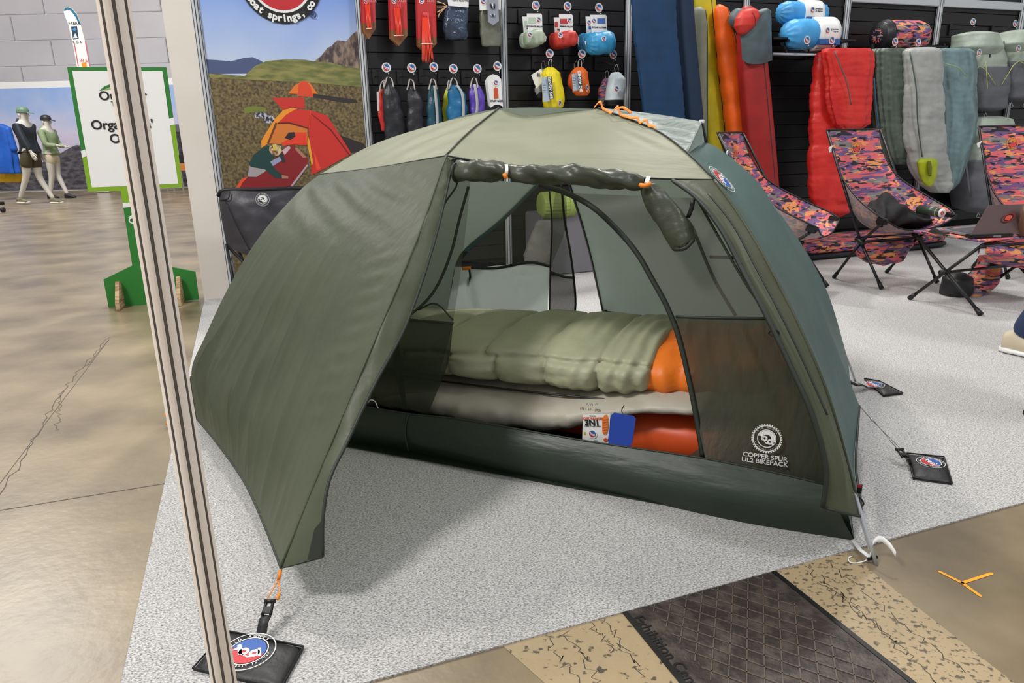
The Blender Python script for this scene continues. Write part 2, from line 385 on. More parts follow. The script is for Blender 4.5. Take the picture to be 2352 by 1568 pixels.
def crack(seed, a, b, n=26):
    random.seed(seed); A, C = gp(*a), gp(*b); P = []
    for i in range(n + 1):
        P.append(A.lerp(C, i / n) + Vector((random.uniform(-.012, .012), random.uniform(-.012, .012), 0)))
    L_, R_ = [], []
    for p in P: L_.append(p + Vector((-.0012, 0, 0))); R_.append(p + Vector((.0012, 0, 0)))
    v = []; f = []
    for l, r in zip(L_, R_): v += [l + UP * .0014, r + UP * .0014]
    for i in range(n): f.append((2 * i, 2 * i + 1, 2 * i + 3, 2 * i + 2))
    pydata('floor_crack', v, f, M['line'], fl)
for q_, (a_, b_) in enumerate((((1290, 1440), (1400, 1600)), ((1340, 1420), (1420, 1500)), ((1250, 1460), (1350, 1600)), ((1380, 1410), (1480, 1560)), ((1850, 1300), (2060, 1480)), ((1800, 1330), (1990, 1500)), ((1900, 1290), (2210, 1540)), ((1960, 1390), (2150, 1568)), ((1870, 1330), (1990, 1400)))): crack(40 + q_, a_, b_)
crack(3, (0, 1140), (140, 900)); crack(5, (140, 900), (250, 775)); crack(6, (140, 900), (130, 990))
# orange spray mark
M['spray'] = flat(250, 165, 30)
mk = thing('paint_mark', gp(2210, 1340), 'orange sprayed Y shaped mark on the bare concrete floor', 'paint mark')
for a, b in (((2158, 1312), (2210, 1338)), ((2210, 1338), (2252, 1368)), ((2210, 1338), (2278, 1316))):
    p, q = gp(*a, z=.0012), gp(*b, z=.0012); d = (q - p).normalized().cross(UP) * .0042; e = (q - p).normalized() * .004
    poly('paint_stroke', [p - d, p - e, p + d, q + d, q + e, q - d], M['spray'], mk)
# duct cover plate
M['iron'] = mat('worn_iron', (56, 48, 44), .5, (84, 74, 68), 24, sharp=(.45, .62), detail=9, bump=(90, .003), metal=.2)
M['ironline'] = mat('iron_ridge', (92, 80, 70), .6)
D0, D1, D2, D3 = gp(1432, 1396), gp(1766, 1311), gp(2092, 1568), gp(1570, 1568)
ex = (D1 - D0).normalized(); ey = ((D3 - D0).normalized() + (D2 - D1).normalized()).normalized()
dc = thing('duct_cover', D0.lerp(D2, .5) * 1.0, 'dark iron duct cover plate with diamond ridges in the concrete floor', 'floor cover')
wdt = (D1 - D0).length; top0 = D0 - ey * .15
slab('plate', [top0, top0 + ex * wdt, D1 + ey * .75, D0 + ey * .75], .0004, .0030, M['iron'], dc)
for s_, q in ((0, D0), (1, D1)):
    sg = -1 if s_ == 0 else 1
    slab('edge_frame', [q - ey * .15 + ex * sg * .012, q - ey * .15, q + ey * .75, q + ey * .75 + ex * sg * .012], .0004, .0045, M['black'], dc)
bm = bmesh.new()
def inplate(p):
    d = p - D0; a = d.dot(ex) / wdt; b = d.dot(ey); return .13 < a < .93 and .0 < b < .72
for sgn in (1, -1):
    dd = (ex * math.cos(math.radians(52)) * sgn + ey * math.sin(math.radians(52))).normalized(); pp = dd.cross(UP)
    for k in range(-26, 40):
        o_ = D0 + ex * (k * .042); t = -.3; seg = []
        while t < 1.2:
            p = o_ + dd * t
            if inplate(p): seg.append(p)
            t += .01
        if len(seg) > 3:
            a, b = seg[0], seg[-1]; c_ = (a + b) / 2 + UP * .0038
            box_bm(bm, c_, (b - a) / 2, pp * .0014, UP * .0009)
rd = bmobj('ridge_pattern', bm, M['ironline'], dc); rd['kind'] = 'stuff'
text('embossed_lettering', 'Exhibition Centre Liverpool', .036, gp(1462, 1418) + UP * .0032, ey, ex, M['black'], dc, .0004, 'LEFT', .0012)

# back wall of the stand: backing, slats, posts, kick rail
wb = box('wall_back', B(4.05, 5.36, 1.25), U * 4.30, V * .025, UP * 1.25, M['void']); props(wb, None, None, None, 'structure')
PU = [-.155, .88, 1.92, 2.955, 4.05, 5.11, 6.19, 7.275, 8.35]
sl = None
for i in range(1, len(PU) - 1):
    a, b = PU[i] + .03, PU[i + 1] - .03
    sm = None
    for k in range(-16, 6):
        z = 1.845 + k * .108 + .054
        if z < .1 or z > 2.46: continue
        if sm is None:
            o = box('slat', (0, 0, 0), U * (b - a) / 2, V * .010, UP * .0512, M['slat'], wb, .0025, local=False); sm = o
            o.matrix_world = Matrix.Translation(B((a + b) / 2, 5.318, z)) if False else o.matrix_world
            o.location = B((a + b) / 2, 5.318, z)
        else:
            c = sm.copy(); COL.objects.link(c); c.location = B((a + b) / 2, 5.318, z)
def post(name, base, h, sc, ms, parent=None, rot=0.0):
    v = []; f = []; mi = []
    prof = []
    for k in range(8):
        a = math.radians(45 * k) + rot
        for da, r in ((-6.5, .0200), (-5.5, .0150), (5.5, .0150), (6.5, .0200), (16, .0203), (29, .0203)):
            aa = a + math.radians(da); prof.append((r * sc * math.cos(aa), r * sc * math.sin(aa), 1 if da in (-6.5, -5.5, 5.5) else 0))
    n = len(prof)
    for z in (0, h):
        for x, y, _ in prof: v.append(Vector((x, y, z)) + Vector(base))
    for i in range(n): f.append((i, (i + 1) % n, (i + 1) % n + n, i + n)); mi.append(prof[i][2])
    f.append(tuple(range(n))[::-1]); f.append(tuple(range(n, 2 * n))); mi += [0, 0]
    o = pydata(name, v, f, ms, parent)
    for p, m_ in zip(o.data.polygons, mi): p.material_index = m_
    return o
M['poleface'] = mat('pole_worn_white', (250, 240, 230), .5, (236, 218, 202), 30, stretch=(1, 1, .06), sharp=(.4, .75))
M['polegroove'] = mat('pole_groove', (150, 142, 134), .6)
M['postw'] = mat('post_white', (205, 210, 214), .35, metal=.3)
fpx = at(515, 1568, 1.0)
fp = post('stand_post', (fpx.x, fpx.y, 0), 2.5, 1.0, [M['poleface'], M['polegroove']], None, math.atan2(-fpx.y, -fpx.x))
fp.name = 'corner_post'; props(fp, 'white grooved corner post of the stand standing closest to the camera', 'post')
for i, u in enumerate(PU):
    p = post('trim_%d' % (i + 1), B(u, 5.292, 0), 2.5, 1.3, [M['postw'], M['groove']], None, math.radians(-70)); props(p, None, None, None, 'structure')
for i in range(0, len(PU) - 1):
    a, b = PU[i] + .028, PU[i + 1] - .028
    o = box('baseboard_back_%d' % (i + 1), B((a + b) / 2, 5.295, .030), U * (b - a) / 2, V * .014, UP * .028, M['white'], None, .004); props(o, None, None, None, 'structure')
for i in (5, 6, 7):
    a, b = PU[i] + .028, PU[i + 1] - .028
    o = box('trim_%d' % (20 + i), B((a + b) / 2, 5.292, 2.135), U * (b - a) / 2, V * .016, UP * .035, M['postw'], None, .004); props(o, None, None, None, 'structure')
o = box('wall_left', B(-.255, 5.33, 1.25), U * .092, V * .05, UP * 1.25, M['offwhite'], None, .003); props(o, None, None, None, 'structure')

# printed wall panel
def ramp_mat(name, stops, z0, z1, c2=None):
    m = bpy.data.materials.new(name); m.use_nodes = True; N = m.node_tree.nodes; L = m.node_tree.links; p = N['Principled BSDF']; p.inputs['Roughness'].default_value = .5
    tc = N.new('ShaderNodeTexCoord'); sx = N.new('ShaderNodeSeparateXYZ'); L.new(tc.outputs['Object'], sx.inputs[0])
    mr = N.new('ShaderNodeMapRange'); mr.inputs[1].default_value = z0; mr.inputs[2].default_value = z1; L.new(sx.outputs[2], mr.inputs[0])
    nz_ = N.new('ShaderNodeTexNoise'); nz_.inputs['Scale'].default_value = 2.2; L.new(tc.outputs['Object'], nz_.inputs[0])
    ad = N.new('ShaderNodeMath'); ad.operation = 'MULTIPLY_ADD'; ad.inputs[1].default_value = .5; L.new(nz_.outputs[0], ad.inputs[0]); 
    sb = N.new('ShaderNodeMath'); sb.operation = 'ADD'; sb.inputs[1].default_value = -.25; L.new(mr.outputs[0], sb.inputs[0]); L.new(sb.outputs[0], ad.inputs[2])
    r = N.new('ShaderNodeValToRGB'); e = r.color_ramp.elements; L.new(ad.outputs[0], r.inputs[0])
    e[0].position = stops[0][0]; e[0].color = rgb(*stops[0][1]); e[1].position = stops[-1][0]; e[1].color = rgb(*stops[-1][1])
    for q, c in stops[1:-1]: x = e.new(q); x.color = rgb(*c)
    L.new(r.outputs[0], p.inputs['Base Color']); return m
po = thing('printed_wall_panel', B(.36, 5.29, .06), 'tall printed photo panel of a meadow with red tents and a crouching camper', 'poster')
box('board', B(.3625, 5.305, 1.26), U * .49, V * .012, UP * 1.2, M['print_white'], po)
zz0 = wp(650, 175).z
sky = ramp_mat('printed_sky', [(0, (205, 216, 232)), (.35, (168, 190, 232)), (.75, (120, 156, 228)), (1, (84, 130, 216))], zz0, zz0 + .75)
def pp(name, pts, m, lay, par=po, base=5.2925, cx=0, cy=0, sc=1):
    return poly(name, [wp(cx + x / sc, cy + y / sc, base - .0007 * lay) for x, y in pts], m, par)
LP, RP = B(-.125, 5.2925), B(.852, 5.2925)
poly('printed_sky', [LP + UP * zz0, RP + UP * zz0, RP + UP * 2.45, LP + UP * 2.45], sky, po)
M['pmeadow'] = mat('printed_meadow', (74, 60, 42), .5, (136, 120, 78), 60, sharp=(.35, .68), detail=8)
M['pgrass'] = mat('printed_grass', (100, 108, 58), .5, (148, 142, 84), 10, stretch=(1, 1, 4), sharp=(.35, .65))
M['prock'] = mat('printed_rock', (70, 60, 62), .5, (152, 130, 112), 16, stretch=(2, 2, 1), sharp=(.4, .62), detail=7)
poly('printed_meadow', [LP + UP * .08, RP + UP * .08, RP + UP * (wp(840, 195).z), LP + UP * (wp(475, 168).z)], M['pmeadow'], po)
P_ = lambda n, pts, m, l: pp(n, pts, m, l)
P_('printed_mountain', [(466, 170), (466, 136), (500, 138), (530, 141), (560, 133), (580, 131), (600, 140), (640, 168)], flat(76, 90, 128), 1)
P_('printed_hill', [(560, 176), (585, 152), (612, 140), (660, 136), (700, 137), (720, 141), (760, 142), (800, 148), (829, 155), (830, 200), (720, 190), (470, 178), (470, 168)], M['pgrass'], 2)
P_('printed_crag', [(722, 141), (738, 128), (752, 110), (762, 105), (775, 92), (795, 95), (810, 78), (822, 70), (828, 158), (790, 152), (760, 143)], M['prock'], 3)
P_('printed_shade', [(719, 215), (818, 229), (822, 236), (790, 236), (720, 223)], flat(52, 46, 46), 2)
P_('printed_shade', [(780, 310), (836, 330), (843, 345), (800, 352)], flat(48, 40, 40), 2)
def Q(n, pts, c, l): return pp(n, pts, c if not isinstance(c, tuple) else flat(*c), l, cx=560, cy=170, sc=5.808)
Q('printed_bush', [(0, 450), (120, 425), (300, 450), (290, 500), (160, 500), (10, 530)], (118, 128, 52), 1)
Q('printed_gear', [(140, 520), (230, 500), (380, 560), (440, 620), (390, 660), (270, 650), (260, 590), (150, 580)], mat('printed_gear', (50, 48, 60), .5, (190, 192, 200), 60, sharp=(.45, .55)), 2)
Q('printed_tent', [(590, 260), (680, 150), (730, 120), (790, 88), (880, 115), (985, 265), (925, 262), (925, 305), (715, 295), (715, 265)], (232, 120, 44), 2)
Q('printed_tent_front', [(730, 130), (790, 90), (850, 105), (890, 170), (925, 303), (718, 292)], (224, 74, 40), 3)
Q('printed_awning', [(375, 315), (808, 312), (812, 462), (640, 445), (520, 478)], (204, 52, 44), 3)
Q('printed_tent_side', [(232, 890), (330, 730), (430, 580), (530, 478), (640, 452), (720, 460), (600, 520), (450, 655), (340, 920), (235, 985)], (240, 150, 40), 4)
Q('printed_tent_door', [(440, 655), (600, 650), (760, 690), (850, 720), (840, 945), (330, 925)], (216, 122, 50), 4)
Q('printed_tent_inside', [(500, 920), (620, 860), (680, 780), (835, 780), (840, 950), (640, 940), (520, 960)], (232, 64, 40), 5)
Q('printed_tent_inside', [(545, 850), (600, 780), (680, 775), (690, 830), (620, 880)], (46, 30, 36), 6)
Q('printed_tent_roof', [(470, 645), (560, 545), (690, 468), (890, 482), (888, 700), (860, 725), (760, 690), (610, 645)], (212, 52, 40), 5)
Q('printed_tent_wall', [(888, 482), (1110, 555), (1200, 690), (1330, 890), (1435, 1060), (1100, 1250), (905, 1345), (890, 1100), (862, 725)], (206, 48, 40), 5)
Q('printed_seam', [(885, 480), (893, 480), (880, 720), (870, 720)], (244, 90, 50), 7)
Q('printed_seam', [(893, 530), (905, 528), (1170, 740), (1420, 1080), (1405, 1085), (1155, 752)], (120, 24, 30), 7)
Q('printed_seam', [(450, 650), (600, 640), (860, 715), (858, 730), (600, 660), (450, 665)], (96, 34, 26), 7)
Q('printed_seam', [(420, 650), (445, 650), (335, 925), (310, 925)], (110, 60, 26), 7)
Q('printed_zip_flap', [(850, 800), (880, 900), (925, 1190), (905, 1220), (880, 1100), (845, 930)], (236, 160, 50), 7)
Q('printed_zip_flap', [(930, 1010), (1028, 1270), (968, 1282)], (238, 76, 48), 7)
Q('printed_sleeping_pad', [(-150, 1575), (-10, 1400), (300, 1230), (640, 945), (850, 1110), (860, 1210), (620, 1520), (500, 1600)], (138, 30, 34), 6)
Q('printed_pad_edge', [(-150, 1575), (-20, 1390), (60, 1365), (-20, 1450), (-80, 1575)], (236, 82, 36), 7)
Q('printed_pad_edge', [(845, 1200), (862, 1215), (640, 1515), (605, 1515)], (180, 160, 170), 7)
Q('printed_card', [(510, 1020), (600, 955), (626, 985), (545, 1080)], (214, 176, 184), 7)
Q('printed_card', [(350, 1170), (480, 1100), (525, 1140), (370, 1240)], (150, 158, 190), 7)
Q('printed_card', [(685, 980), (720, 985), (840, 1110), (790, 1115), (690, 1010)], (176, 120, 96), 7)
Q('printed_camper_shorts', [(70, 1225), (260, 1210), (300, 1290), (170, 1372), (55, 1368)], (168, 160, 162), 8)
Q('printed_camper_jacket', [(70, 1190), (130, 1080), (250, 985), (330, 950), (390, 1010), (400, 1100), (350, 1170), (420, 1270), (520, 1345), (500, 1392), (400, 1372), (280, 1270), (90, 1236)], (30, 66, 62), 9)
Q('printed_camper_sleeve', [(470, 1080), (520, 1060), (555, 1170), (520, 1180)], (28, 58, 56), 9)
Q('printed_camper_hand', [(505, 1345), (590, 1362), (595, 1395), (510, 1395)], (176, 128, 104), 10)
Q('printed_camper_cap', [(345, 965), (420, 932), (490, 960), (510, 1030), (450, 1100), (370, 1070), (335, 1010)], mat('printed_cap', (214, 196, 150), .5, (120, 60, 50), 40, sharp=(.45, .6)), 10)
Q('printed_camper_cap', [(380, 940), (410, 935), (440, 1010), (400, 1015)], (224, 190, 60), 11)
lc, lb = wp(643.5, -45.6, 5.285), wp(643.5, 53.5, 5.285); R_ = (lc - lb).length
bm = bmesh.new(); xa, ya = U, UP; zc = -V
disc(bm, lc, xa, ya, R_, 0, 96); disc(bm, lc + zc * .001, xa, ya, R_ * .75, 1, 72); disc(bm, lc + zc * .002, xa, ya, R_ * .69, 2, 72, 0, 150, 390); disc(bm, lc + zc * .002, xa, ya, R_ * .69, 3, 72, 0, 30, 150)
bmobj('printed_round_badge', bm, [M['print_black'], M['print_white'], M['print_red'], M['print_blue']], po)
arc_text('badge_lettering', 'steamboat springs, co', lc + zc * .003, xa, ya, R_ * .875, 168, 328, R_ * .235, M['print_white'], po, True, .0028)
text('badge_lettering', '®', .06, wp(719, 35, 5.284), U, UP, flat(20, 40, 90), po, .0006)

# hall beyond, on the left
fw_ = thing('hall_partition', (-9, 20, 0), 'tall pale grey hall partition built of large panels behind the landscape backdrop', 'wall panel')
props(fw_, None, None, None, 'structure')
fw_.name = 'wall_hall'
M['hallpan'] = mat('hall_panel', (192, 188, 192), .6, (204, 200, 203), .6)
random.seed(4)
for r in range(13):
    z = .35 + r * .62; xo = -.6 if r % 2 else 0
    for k in range(16):
        x0 = -20.2 + k * 1.5 + xo
        box('panel', (x0 + .74, 20 + random.uniform(-.02, .02), z), (.735, 0, 0), (0, .03, 0), (0, 0, .30), M['hallpan'], fw_, .01)
sp2 = thing('landscape_backdrop', (-11, 18.6, 0), 'printed landscape backdrop with dark rocks and pale sky behind the mannequins', 'backdrop')
msky = ramp_mat('backdrop_sky', [(0, (196, 190, 214)), (.3, (206, 200, 222)), (.6, (170, 188, 226)), (1, (132, 168, 224))], .9, 2.7)
def bp_(x, y, d=18.6): return at(x, y, d)
box('board', (-11.0, 18.65, 1.33), (5.0, 0, 0), (0, .04, 0), (0, 0, 1.32), M['print_white'], sp2)
poly('printed_sky', [(-15.8, 18.6, .05), (-6.2, 18.6, .05), (-6.2, 18.6, 2.5), (-15.8, 18.6, 2.5)], msky, sp2)
rock = mat('backdrop_rock', (52, 50, 58), .6, (104, 100, 108), 5, stretch=(1, 1, 2.6), sharp=(.38, .66), detail=8)
rk = [(-15.8, 18.58, .05)] + [bp_(x, y, 18.58) for x, y in ((-60, 400), (20, 385), (100, 372), (130, 358), (150, 345), (165, 337), (175, 333), (200, 335), (260, 318), (330, 300))] + [(-6.2, 18.58, 1.6), (-6.2, 18.58, .05)]
poly('printed_rocks', rk, rock, sp2)
poly('printed_far_hills', [bp_(95, 365, 18.59), bp_(108, 352, 18.59), bp_(125, 350, 18.59), bp_(148, 355, 18.59), bp_(150, 370, 18.59)], flat(120, 132, 170), sp2)
# small display rail seen beside the sign
dr = thing('display_rail', at(414, 432, 13), 'narrow white display rail with folded goods beyond the green sign', 'display rail')
b0 = gp(412, 437); 
for k in (-.28, -.12, .10): tube('upright', [b0 + Vector((k, 0, 0)), b0 + Vector((k, 0, 1.95 if k < 0 else 1.55))], .022, M['white'], dr)
for z, c in ((.55, (196, 120, 60)), (.75, (24, 24, 26)), (1.45, (90, 90, 94))): box('folded_goods', b0 + Vector((0, .1, z)), (.30, 0, 0), (0, .14, 0), (0, 0, .09), flat(*c), dr, .01)
box('sign_plate', b0 + Vector((-.15, 0, 1.98)), (.17, 0, 0), (0, .015, 0), (0, 0, .14), M['white'], dr, .01)

# ski shaped feather banner
bs = thing('ski_banner', (0, 0, 0), 'tall white ski shaped banner with a blue tip rising behind the green sign', 'banner')
def bk_(x, y): return at(x, y, 17.6)
out = [(146, 28), (148, 18), (154, 15), (164, 19), (174, 30), (184, 52), (192, 82), (199, 112), (206, 150), (214, 200), (222, 260), (232, 330), (250, 440), (222, 440), (206, 330), (194, 260), (184, 200), (176, 150), (168, 105), (158, 60)]
poly('panel', [bk_(*p) for p in out], M['print_white'], bs, .05, (0, 1, 0))
def lay(pts, c, n='printed_shape', k=.004): poly(n, [bk_(*p) + Vector((0, -k, 0)) for p in pts], flat(*c), bs)
lay([(147, 24), (149, 18), (155, 16), (165, 20), (176, 33), (186, 57), (183, 58), (173, 38), (163, 25), (154, 22), (149, 26)], (30, 110, 140))
lay([(163, 61), (177, 60), (181, 89), (168, 91)], (36, 60, 84)); lay([(168, 88), (173, 76), (179, 87)], (220, 225, 230), k=.008); lay([(166, 68), (172, 63), (177, 68), (172, 72)], (60, 140, 190), k=.008)
lay([(187, 144), (198, 142), (200, 154), (189, 156)], (236, 150, 40)); lay([(195, 95), (197, 95), (207, 152), (205, 152)], (214, 84, 110), k=.006); lay([(170, 100), (172, 100), (181, 152), (179, 152)], (214, 84, 110), k=.006)
a1 = bk_(171, 54) + Vector((0, -.01, 0)); text('banner_lettering', 'FABRA', .09, a1, (1, 0, -.02), UP, M['print_black'], bs)
text('banner_lettering', 'KOA', .08, bk_(178, 97) + Vector((0, -.01, 0)), (1, 0, -.02), UP, M['print_black'], bs, spacing=1.5)
text('banner_lettering', 'W S', .10, bk_(192, 139) + Vector((0, -.01, 0)), (1, 0, -.02), UP, flat(214, 84, 110), bs)
bs.name = 'ski_banner'

# green organiser sign
s0, s1 = gp(248, 706), gp(455, 690); sd = (s1 - s0).normalized(); sn = Vector((sd.y, -sd.x, 0))
if sn.y > 0: sn = -sn
sg = thing('direction_sign', s0.lerp(s1, .5), 'free-standing green and white board sign with black lettering on a green foot', 'sign')
def sp(x, y, k=0): return onp(x, y, s0 + sn * k, sn)
def C1(p): return (p[0] / 2.064, p[1] / 2.064)
def sgp(n, pts, c, k=.002): return poly(n, [sp(*C1(p), k=k) for p in pts], c if not isinstance(c, tuple) else flat(*c), sg)
G1, G2, GW = flat(38, 122, 42), flat(128, 172, 30), M['print_white']
poly('board', [sp(*C1(p)) for p in [(318, 317), (787, 318), (865, 888), (712, 895), (765, 1256), (925, 1288), (942, 1420), (515, 1458), (490, 1325), (627, 1258), (572, 905), (417, 908)]], G1, sg, .02, -sn)
sgp('painted_border', [(385, 716), (830, 590), (865, 888), (712, 895), (718, 975), (584, 985), (572, 905), (417, 908)], G2)
sgp('painted_panel', [(342, 335), (770, 337), (845, 870), (436, 888)], GW, .003)
sgp('painted_gap', [(383, 716), (403, 709), (411, 740), (390, 747)], GW, .004); sgp('painted_gap', [(800, 563), (822, 557), (827, 590), (806, 596)], GW, .004)
sgp('painted_gap', [(581, 962), (716, 950), (719, 972), (585, 984)], GW, .004)
def st(s, x, y, size, m, bold=.0012, al='LEFT'):
    o_ = sp(x, y, .006); r_ = sp(x + 60, y - 1.0, .006); u_ = sp(x, y - 30, .006); text('sign_lettering', s, size, o_, r_ - o_, UP, m, sg, bold, al)
st('Outdoor', 227, 221, .075, M['print_black'], .0016); st('Trade Show', 255, 238.5, .040, flat(30, 100, 60), .0008)
st("Organisers'", 209, 288, .078, M['print_black'], .0018); st('Office', 252, 319.5, .078, M['print_black'], .0018)
st('Outdoor', 295, 507, .055, GW, .0012); st('Trade Show', 310, 518, .026, GW, .0006)
for dy, dx, cc, k in ((0, 0, G1, .0065), (0, 0, G2, .007)):
    pts = [(228, 208), (240, 198), (256, 192), (272, 191), (290, 194), (300, 199), (272, 197), (250, 200), (232, 208)] if cc is G1 else [(236, 207), (256, 201), (276, 199), (298, 202), (276, 203), (256, 205)]
    poly('leaf_mark', [sp(*p, k=k) for p in pts], cc, sg)
poly('leaf_mark', [sp(*p, k=.007) for p in [(294, 500), (304, 492), (316, 490), (330, 494), (312, 494), (302, 499)]], GW, sg)
for (xa_, y0, y1) in ((273, 643, 717), (411, 632, 704)):
    p, q = sp(xa_, y0), gp(xa_ + 1, y1 - 2); q = sp(xa_, y0); h = q.z
    a = Vector((q.x, q.y, 0)); f_ = sn
    poly('foot_brace', [a + f_ * .15 + sd * .012 + UP * .002, a + f_ * .15 + sd * .012 + UP * .05, a + f_ * .05 + sd * .012 + UP * h, a - f_ * .12 + sd * .012 + UP * h * .6, a - f_ * .16 + sd * .012 + UP * .002], mat('card_edge', (196, 170, 130), .8, (150, 120, 84), 60, stretch=(.2, .2, 1.4), sharp=(.45, .55)), sg, .024, -sd)

# ================================================================== TENT
tent = thing('backpacking_tent', TC, 'olive green two person tent with its front door rolled open, standing on the grey carpet', 'tent')
def fold(freq, amp, ph=0, fade=1.0):
    return lambda s, t, p: amp * (t ** fade) * (math.sin(s * freq + ph + 2.2 * nz(p, 2.1)) + .5 * math.sin(s * freq * 2.1 + 1.3 + 3 * nz(p, 3.0))) + .0022 * nz((p.x * 3, p.y * 3, p.z), 9) + .004 * nz(p, 3.3, 3)
def wr(amp=.004, sc=6, seed=0, st=(1, 1, 1)):
    return lambda s, t, p: amp * nz((p.x * st[0], p.y * st[1], p.z * st[2]), sc, seed) + amp * .5 * nz(p, sc * 2.2, seed + 2)
def creases(dirs, amp):
    """short diagonal tension creases"""
    def f(s, t, p):
        q = 0
        for (a, b, fr, s0, t0, rr) in dirs:
            d = ((s - s0) ** 2 + (t - t0) ** 2) ** .5
            q += amp * max(0, 1 - d / rr) * math.sin((s * a + t * b) * fr + 2 * nz(p, 4))
        return q + .002 * nz(p, 7)
    return f
# key points
A_ = tp(1025, 357, -.5)                                     # front tip of the brow pole
HR, HL, CR = T(.346, 0, 1.12), tp(850, 335, -.03), T(-.008, -.05, 1.132)
RM = tp(1000, 285, -.03)
LP3 = [tp(735, 400, -.32), tp(640, 490, -.42), tp(530, 650, -.52), tp(440, 850, -.60), T(-1.16, -.66, .03)]      # front left pole
RPOLE = [tp(1375, 250, 0), tp(1505, 300, -.12), tp(1575, 350, -.22), tp(1640, 413, -.32)]
RP2 = [tp(1640, 413, -.32), tp(1700, 498, -.41), tp(1760, 600, -.48), tp(1840, 760, -.57), tp(1905, 920, -.63), tp(1977, 1182, -.68)]
TIP = tp(645, 1303, -1.387)
seamc = [A_, tp(960, 545, -.78), tp(870, 760, -.99), tp(760, 1020, -1.2), TIP]
# front left vestibule panel
LPX = [tp(735, 400, -.20), tp(690, 436, -.27), tp(600, 538, -.40), tp(530, 650, -.49), tp(470, 775, -.56), tp(440, 850, -.60), tp(452, 962, -.66)]
coons('fly_vestibule_panel', [LPX[0], tp(870, 383, -.42), A_], [LPX[-1], tp(500, 1020, -.85), tp(560, 1105, -1.03), tp(600, 1190, -1.18), TIP], LPX, seamc, M['fly'], tent, 130, 90,
      lambda s, t, p: (.024 * min(1, max(0, t - .28) * 1.8) * (.8 * (1 - abs(math.sin(s * 22 + 1.5 * nz(p, 1.3)))) ** 3 + .5 * (1 - abs(math.sin(s * 37 + 1 + 2.2 * nz(p, 1.8)))) ** 3 - .25 + .45 * nz((p.x * 2, p.y * 2, p.z * .5), 5)) * min(1, 2.2 * (1.02 - s)) + .003 * nz(p, 4.5) + .0016 * max(0, 1 - 9 * abs(s - .90)) * math.sin(t * 130 + s * 30) * (1 if .3 < t < .75 else 0) + .016 * max(0, .32 - t) * math.sin((t * 62 - s * 22) + 1.6 * nz(p, 3)) + .006 * max(0, 1 - abs(s - .40 - .25 * (t - .3)) / .012) * math.sin(math.pi * min(1, max(0, (t - .32) / .33)))), .006)
# folded strip of the opened door along that panel
fe = [tp(1040, 372, -.5), tp(1000, 545, -.74), tp(935, 740, -.93), tp(862, 880, -1.08), tp(795, 1020, -1.2), tp(757, 1100, -1.28), tp(742, 1190, -1.33), tp(741, 1278, -1.36)]
coons('door_edge_strip', [A_ + TN * .002, fe[0]], [TIP, fe[-1]], [p + Vector((0, -.004, 0)) for p in cr(seamc, 12)], fe, M['fly'], tent, 10, 60, lambda s, t, p: .007 * nz(p, 11) + .003 * nz(p, 25), .004)
tube('hem_tape', fe, .0042, M['trim'], tent, 6, 50)
tube('seam_tape', [p + Vector((0, -.005, .001)) for p in cr(seamc, 20)], .0030, M['fly'], tent, 6)
tube('hem_tape', [LPX[-1], tp(500, 1020, -.85), tp(560, 1105, -1.03), tp(600, 1190, -1.18), TIP], .0032, M['trim'], tent, 6, 30)
tube('hem_tape', [TIP, tp(690, 1292, -1.37), fe[-1]], .0035, M['trim'], tent, 6, 6)
poly('corner_patch', [fe[-1] + Vector((0, -.004, 0)), fe[-2] + Vector((0, -.004, 0)), tp(722, 1215, -1.345), tp(706, 1285, -1.37)], M['trim'], tent)
# roof, left of the brow pole
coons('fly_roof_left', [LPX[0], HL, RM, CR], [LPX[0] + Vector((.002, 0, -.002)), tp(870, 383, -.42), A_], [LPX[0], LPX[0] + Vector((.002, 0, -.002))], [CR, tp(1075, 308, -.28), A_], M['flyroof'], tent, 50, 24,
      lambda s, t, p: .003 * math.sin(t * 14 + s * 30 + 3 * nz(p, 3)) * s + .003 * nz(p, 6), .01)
# roof panel right of the brow pole
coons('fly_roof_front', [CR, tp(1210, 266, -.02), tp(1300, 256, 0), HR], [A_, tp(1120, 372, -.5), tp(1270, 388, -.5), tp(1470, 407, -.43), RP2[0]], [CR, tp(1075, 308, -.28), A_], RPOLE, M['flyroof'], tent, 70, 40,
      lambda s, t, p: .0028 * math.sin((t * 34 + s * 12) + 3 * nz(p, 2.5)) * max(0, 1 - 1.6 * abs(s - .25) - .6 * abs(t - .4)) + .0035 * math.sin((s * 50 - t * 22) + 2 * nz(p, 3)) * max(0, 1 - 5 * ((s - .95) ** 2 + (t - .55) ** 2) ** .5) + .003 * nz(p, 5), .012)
tube('brow_seam', [CR + UP * .003, tp(1075, 307, -.28) + UP * .003, A_ + UP * .002], .0032, M['trim'], tent, 6, 12)
tube('ridge_seam', [p + UP * .003 for p in RPOLE], .0030, M['trim'], tent, 6, 16)
tube('edge_seam', [A_, tp(1120, 374, -.5), tp(1270, 390, -.5), tp(1470, 408, -.43), RP2[0]], .0028, M['trim'], tent, 6, 24)
tube('left_seam', [LPX[0], tp(870, 384, -.42), A_], .0022, M['trim'], tent, 6, 12)
